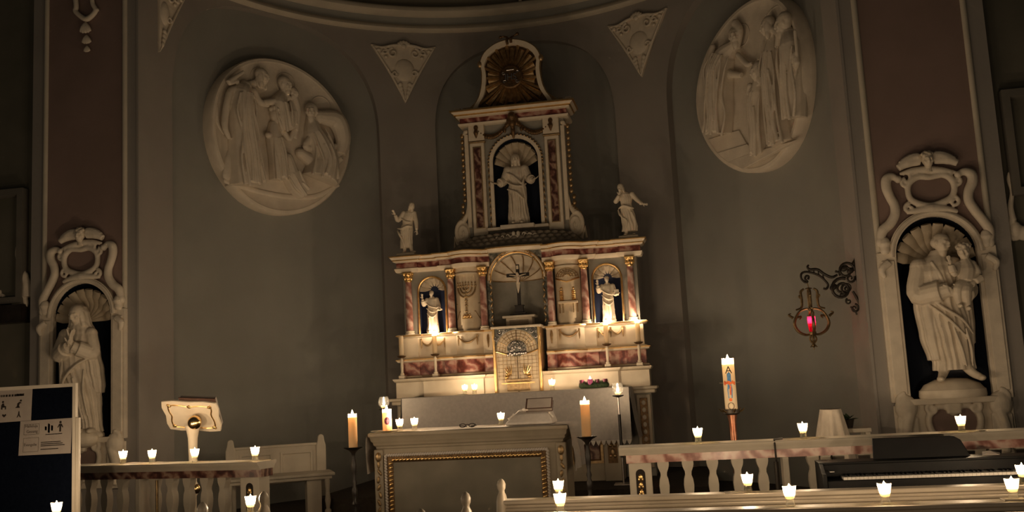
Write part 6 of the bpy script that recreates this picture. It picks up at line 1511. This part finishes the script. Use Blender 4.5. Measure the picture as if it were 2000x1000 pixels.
# goblet lights on thin poles
def goblet(label, px, py, y, z0):
    P = atY(px, py, y); x, zt = P.x, P.z; t = thing('goblet_lamp', label, 'lamp', (x, y, z0), 'glass goblet lights on poles'); f = flat(x, y, z0); H = zt-z0
    q = MB(f); q.box(-.10, .10, 0, .015, -.10, .10); q.build('base', 'silver', t, bevel=.005)
    q = MB(f); q.tube([(0, .01, 0), (0, H*.30, 0)], .012, n=10); q.build('lower_tube', 'silver', t)
    q = MB(f); q.tube([(0, H*.30, 0), (0, H*.78, 0)], .017, n=10); q.build('pole', 'black_wood', t)
    q = MB(f); q.tube([(0, H*.78, 0), (0, H-.02, 0)], .011, n=10); q.build('upper_tube', 'silver', t)
    q = MB(f); q.lathe([(.012, H-.03), (.06, H-.015), (.063, H-.005), (.0, H-.004)], n=22); q.build('plate', 'iron', t)
    n = 26; q = MB(f); q.loft([[(r*cos(2*pi*i/n), H+v, -r*sin(2*pi*i/n)) for i in range(n)] for r, v in ((.0005, 0), (.03, .004), (.056, .03), (.064, .062), (.058, .10), (.047, .13))], cap=False); q.build('goblet', 'glass_clear', t)
    q = MB(f); q.lathe([(.0005, H+.006), (.03, H+.006), (.034, H+.012), (.034, H+.03), (.0005, H+.03)], n=18); q.build('wax', 'wax', t)
    q = MB(f); flame_mesh(q, 0, H+.032, 0, .06, .016); q.build('flame', 'flame', t)
    o = point_light('candle_light', (x, y, z0+H+.07), 2.2, radius=.014); attach(o, t)
goblet('glass goblet light on a thin pole beside the advent wreath', 1207, 771, 10.95, PRE)
goblet('glass goblet light on a thin pole behind the emblem candle', 750, 797, 10.95, PRE)
# paschal candle
PX_ = atY(1429, 802, 8.25); x, zt = PX_.x, PX_.z; top = atY(1418, 700, 8.25).z
t = thing('paschal_stand', 'tall copper candle stand with a spiked cup behind the rail', 'candlestick', (x, 8.25, SAN)); f = flat(x, 8.25, SAN); H = zt-SAN
q = MB(f); q.lathe([(.15, 0), (.15, .02), (.08, .05), (.03, .08), (.026, H*.4), (.024, H*.62), (.032, H*.64), (.026, H*.66), (.030, H-.09), (.042, H-.03)], n=18); q.build('stem', 'copper', t)
q = MB(f); q.lathe([(.03, H-.04), (.065, H-.02), (.068, H+.012), (.060, H+.012), (.056, H-.005), (.0, H-.005)], n=20); q.build('cup', 'iron', t)
for k in range(6):
    a = 2*pi*k/6+.26; q = MB(f); q.tube([(.06*cos(a), H-.01, .06*sin(a)), (.085*cos(a), H, .085*sin(a)), (.105*cos(a), H+.018, .105*sin(a))], [.008, .008, .003], n=6); q.build('cup_prong', 'brass', t)
ph = top-zt; pas = pillar('tall paschal candle with an A, an omega and a coloured cross', (x, 8.25, zt), .050, ph, 'wax_ivory', True, None, 3.0, 'paschal_candle', .05, .05)
FA = atan2(2.2-x, 8.25); CY = on_cyl(x, 8.25, zt, .0505, FA)
def cyl_letter(s_, size, v, mt, nm): vs_, fs_ = text_mesh(s_, size, .0004); q = MB(CY); q.add([(a, v+b, .0012+c) for a, b, c in vs_], fs_); q.build(nm, mt, pas, smooth=0)
cyl_letter('A', .085, ph*.77, 'ink', 'letter_alpha'); cyl_letter('\u03a9', .085, ph*.07, 'omega_grey', 'letter_omega')
q = MB(CY); q.add([(-.016, ph*.24, .001), (.016, ph*.24, .001), (.02, ph*.40, .001), (.014, ph*.52, .001), (.016, ph*.70, .001), (0, ph*.74, .001), (-.016, ph*.70, .001), (-.014, ph*.52, .001), (-.02, ph*.40, .001)], [(0, 1, 2, 3, 4, 5, 6, 7, 8)]); q.build('cross_upright', 'emblem_blue', pas, smooth=0)
q = MB(CY); N = 8; q.loft([[(-.05+.10*i/N, ph*.50-.008*sin(i*1.9), .002), (-.05+.10*i/N, ph*.56+.008*sin(i*2.3), .002)] for i in range(N+1)], False, False); q.build('cross_arm', 'emblem_red2', pas, smooth=0)
q = MB(CY); q.loft([[(.012*cos(a), ph*.21+.014*sin(a), .0022), (.0005*cos(a), ph*.21, .0022)] for a in [2*pi*i/12 for i in range(13)]], False, False); q.build('cross_tip', 'emblem_red2', pas, smooth=0)
q = MB(CY); q.loft([[(.009, ph*.30, .0022), (.012, ph*.48, .0022)], [(-.002, ph*.30, .0022), (.0, ph*.48, .0022)]], False, False); q.build('cross_stripe', 'emblem_red2', pas, smooth=0)
for a in (-1.2, 1.2):
    q = MB(CY); q.tube([(a*.056, ph*.53, 0), (a*.056, ph*.535, .03)], [.005, .003], n=6); q.build('incense_nail', 'silver', pas)
# advent wreath
p = pewpt(1160, 11.46, 1.477); t = thing('advent_wreath', 'green advent wreath with purple candles on the high altar', 'wreath', p); f = flat(*p)
rnd = random.Random(11)
q = MB(f); q.tube([(.145*cos(a), .032, .10*sin(a)) for a in [2*pi*i/28 for i in range(28)]], .034, n=10, closed=True); q.build('ring', 'leaf_dark', t)
q = MB(f)
for k in range(260):
    a = rnd.uniform(0, 6.28); b = rnd.uniform(-.3, 3.3); c = V3((.145*cos(a), .032, .10*sin(a))); o_ = V3((cos(a)*cos(b), sin(b), sin(a)*cos(b))); s0 = c+o_*.028; tip = c+o_*.062+V3((rnd.uniform(-.02, .02), rnd.uniform(-.01, .01), rnd.uniform(-.02, .02))); sd = V3((-sin(a), 0, cos(a)))*.006
    q.add([tuple(s0-sd), tuple(s0+sd), tuple(tip)], [(0, 1, 2)])
o = q.build('sprigs', 'leaf_dark', t, smooth=0); o['kind'] = 'stuff'
for k, (u, w, lit) in enumerate(((-.135, .03, 0), (.135, .02, 0), (-.03, .10, 1), (.03, -.10, 0))):
    if lit:
        nn = 18; q = MB(f); q.loft([[(u+r*cos(2*pi*i/nn), v, w-r*sin(2*pi*i/nn)) for i in range(nn)] for r, v in ((.03, .04), (.031, .085), (.030, .105))], False); q.loft([[(u+r*cos(2*pi*i/nn), .085, w-r*sin(2*pi*i/nn)) for i in range(nn)] for r in (.0005, .0305)], False); q.build('wreath_candle', 'pink_wax', t)
        q = MB(f); flame_mesh(q, u, .09, w, .05, .013); q.build('flame', 'flame', t); o = point_light('candle_light', (p[0]+u, p[1]-w, p[2]+.122), 3, radius=.012); attach(o, t)
    else: q = MB(f); q.lathe([(.0005, .04), (.028, .04), (.028, .095), (.024, .10), (.0005, .10)], u, 0, w, n=16); q.build('wreath_candle', 'plum', t)
for k in range(7):
    a = k*.9+.3; q = MB(f); q.ell((.155*cos(a), .055+.01*sin(k*2), .11*sin(a)), (.020, .018, .020), nu=10, nv=7); q.build('bauble', 'plum', t)
# missal on its cushion
mp = on(1042, 824, TZ); mx = pewpt(1042, TY+.25, TZ)[0]; t = thing('missal_cushion', 'white tasselled cushion stand on the altar table', 'cushion', (mx, TY+.3, TZ)); f = flat(mx, TY+.28, TZ+.002)
q = MB(f); q.loft([[(-.24, 0, .16), (.20, 0, .16), (.20, 0, -.16), (-.24, 0, -.16)], [(-.245, .02, .165), (.205, .02, .165), (.205, .02, -.165), (-.245, .02, -.165)], [(-.17, .095, .08), (.165, .095, .08), (.165, .13, -.14), (-.17, .13, -.14)], [(-.15, .10, .07), (.15, .10, .07), (.15, .135, -.13), (-.15, .135, -.13)]]); q.build('cushion', 'linen', t, bevel=.02)
for s in (-.175, .17): q = MB(f); q.ell((s, .10, .08), (.012, .012, .012)); q.tube([(s, .10, .085), (s*1.25, .06, .12)], [.006, .01], n=6); q.build('tassel', 'lace', t)
q = MB(f); q.ell((-.075, .14, .0), (.03, .018, .02)); q.build('bow', 'lace', t)
t = thing('missal', 'thick missal with dark edges propped on the white cushion', 'book', (mx+.05, TY+.28, TZ+.11))
def mis(u, v, w): a = radians(38); return (mx+.06+u, TY+.30-(w*cos(a)-v*sin(a)*-1 if False else w*cos(a)-v*sin(a)), TZ+.115+v*cos(a)*.9+w*sin(a))
q = MB(mis); q.box(-.125, .125, 0, .135, .048, .053); q.box(-.125, .125, 0, .135, .0, .005); q.box(-.13, -.125, 0, .135, 0, .053); q.build('cover', 'book_cover', t)
q = MB(mis); q.box(-.122, .12, .005, .128, .005, .048); q.build('pages', 'paper', t); q = MB(mis); q.box(-.115, .115, .008, .125, .0531, .0545); q.build('cover_panel', 'paper', t)
# folded spectacles on the altar table
sx = pewpt(912, TY+.10, TZ)[0]; t = thing('spectacles', 'dark folded spectacles lying on the altar table', 'glasses', (sx, TY+.10, TZ)); f = flat(sx, TY+.10, TZ)
for s in (-1, 1):
    q = MB(f); q.tube([(s*.045+.03*cos(a), .024+.016*sin(a), .0) for a in [2*pi*i/16 for i in range(16)]], .004, n=6, closed=True); q.build('rim', 'ink', t)
    q = MB(f); q.tube([(s*.075, .034, 0), (s*.078, .02, -.05), (s*.02, .012, -.06)], .004, n=6); q.build('temple', 'ink', t)
q = MB(f); q.tube([(-.016, .03, 0), (0, .034, 0), (.016, .03, 0)], .004, n=6); q.build('bridge', 'ink', t)
# ================================================================== SANCTUARY LAMP ON ITS WROUGHT BRACKET
W0 = atApse(1676, 505); WX = 3.70; WYc = 9.92
def LP(px, py): p = atY(px, py, WYc); return (p.x, p.z)
lt = flat(0, WYc, 0)
t = thing('lamp_bracket', 'wrought iron scroll bracket holding the sanctuary lamp', 'bracket', (WX, WYc, 2.4))
def Lz(X, Y): return LP(1500+.23*X, 470+.23*Y)
q = MB(lt); q.tube([(*Lz(738, 118), 0), (*Lz(745, 200), 0), (*Lz(762, 330), 0), (*Lz(780, 480), 0), (*Lz(790, 590), 0)], [.006, .018, .016, .016, .008], n=8, sub=4); q.build('back_bar', 'iron', t)
def scr(pts, r, name): q = MB(lt); q.tube([(*Lz(*p_), 0) for p_ in pts], r if hasattr(r, '__len__') else r, n=8, sub=5); q.build(name, 'iron', t)
scr([(345, 205), (335, 225), (355, 245), (420, 245), (480, 285), (540, 310), (590, 290)], [.008, .012, .014, .014, .014, .014, .010], 'arm_top')
scr([(340, 330), (345, 305), (325, 300), (315, 325), (335, 350), (310, 350), (282, 320), (285, 280), (320, 265), (380, 275), (440, 300), (490, 345), (510, 380), (495, 410), (470, 405)], .011, 'arm_under')
for k, (X, Y) in enumerate(((345, 262), (385, 262), (425, 275), (465, 305))): scr([(X, Y-14), (X+8, Y+16)], .007, 'arm_rung')
def spiral(cX, cY, R_, a0, turns, dirn, r, name):
    pts = []; n = int(16*turns)
    for i in range(n+1): tt_ = i/n; rr_2 = R_*(1-.8*tt_); a = a0+dirn*2*pi*turns*tt_; pts.append((cX+rr_2*cos(a), cY+rr_2*sin(a)))
    q = MB(lt); q.tube([(*Lz(*p_), 0) for p_ in pts], [r*(1-.3*i/n) for i in range(n+1)], n=8); q.build(name, 'iron', t)
spiral(665, 255, 75, 0, 1.5, -1, .014, 'scroll'); spiral(625, 410, 95, -1.2, 1.7, -1, .016, 'scroll'); spiral(670, 405, 50, 2.0, 1.4, 1, .013, 'scroll'); spiral(700, 320, 40, -.5, 1.2, 1, .012, 'scroll'); spiral(735, 575, 38, -1.5, 1.3, 1, .011, 'scroll'); spiral(685, 515, 26, -2, 1.2, -1, .010, 'scroll')
scr([(720, 430), (750, 480), (780, 540)], [.012, .014, .010], 'strut'); scr([(700, 560), (740, 600), (755, 630)], [.008, .010, .008], 'leaf_tip'); scr([(570, 260), (600, 270), (610, 300)], [.012, .010, .008], 'leaf_tip'); scr([(700, 205), (735, 170), (742, 120)], [.008, .012, .006], 'leaf_tip')
for X, Y in ((650, 235), (640, 455), (555, 395), (700, 255)): q = MB(lt); q.ell((*Lz(X, Y), .0), (.04, .028, .012), nu=10, nv=6, M=Matrix.Rotation(.6, 3, 'Z')); q.build('leaf', 'iron', t)
lamp = thing('sanctuary_lamp', 'ornate hanging sanctuary lamp with a glowing red glass', 'lamp', (Lz(370, 900)[0], WYc, Lz(370, 900)[1]))
cxl = Lz(362, 600)[0]
def Lm(X, Y, th, sgn=1):   # lamp outline swung around its axis
    u, v = Lz(X, Y); r = (u-cxl)*1.14; return (cxl+r*cos(th), v, r*sin(th))
scrd = lambda pts, r, nm, th: (lambda q: (q.tube([Lm(*p_, th) for p_ in pts], r, n=7, sub=4), q.build(nm, 'iron_gilt', lamp)))(MB(lt))
for k in range(4):
    th = pi/4*0+pi/2*k
    scrd([(380, 405), (408, 430), (412, 500), (425, 560), (470, 575)], [.010, .014, .014, .012, .008], 'crown_rib', th)
    scrd([(405, 455), (425, 465), (415, 485)], [.012, .012, .006], 'crown_leaf', th)
    scrd([(372, 600), (385, 575), (440, 590), (480, 640), (500, 700), (480, 760), (430, 795), (390, 790)], [.007, .010, .012, .014, .016, .015, .012, .008], 'basket_rib', th)
    scrd([(500, 640), (530, 610), (510, 600)], [.014, .010, .005], 'basket_leaf', th); scrd([(480, 640), (440, 635), (455, 660)], [.012, .010, .005], 'basket_leaf', th)
    scrd([(395, 800), (408, 840), (385, 880), (365, 905)], [.010, .010, .010, .005], 'drop_rib', th)
q = MB(lt); u, v = Lz(362, 405); q.lathe([(.008, 0), (.035, .006), (.03, .014), (.008, .02)], cxl, v-.01, 0, n=16); q.tube([(*Lz(330, 345), 0), (cxl, v+.01, 0)], .005, n=6); q.build('crown_cap', 'iron_gilt', lamp)
v1 = Lz(362, 800)[1]; v2 = Lz(362, 690)[1]; v3 = Lz(362, 645)[1]; rr_l = .038; n = 22
q = MB(lt); q.lathe([(.012, v1-.01), (.032, v1), (.036, v1+.02), (.034, v1+.03), (.0, v1+.02)], cxl, 0, 0, n=18); q.build('glass_holder', 'iron_gilt', lamp)
q = MB(lt); q.loft([[(cxl+r*cos(2*pi*i/n), h, -r*sin(2*pi*i/n)) for i in range(n)] for r, h in ((.028, v1+.02), (.034, v1+.06), (rr_l, v2), (rr_l, v3))], False); q.build('red_glass', 'red_glass', lamp)
q = MB(lt); q.lathe([(.0005, v2-.05), (.030, v2-.05), (.031, v2-.012), (.0005, v2-.012)], cxl, 0, 0, n=18); q.build('wax', 'wax', lamp)
q = MB(lt); flame_mesh(q, cxl, v2-.008, 0, .045, .014); q.build('flame', 'flame', lamp)
o = point_light('candle_light', (cxl, WYc, v2+.02), 1.2, (1, .6, .4), radius=.012); attach(o, lamp)
q = MB(lt); q.ell((cxl, Lz(362, 890)[1], 0), (.018, .022, .018)); q.tube([(cxl, Lz(362, 890)[1], 0), (cxl, Lz(362, 930)[1], 0)], [.008, .003], n=6); q.build('finial', 'iron_gilt', lamp)
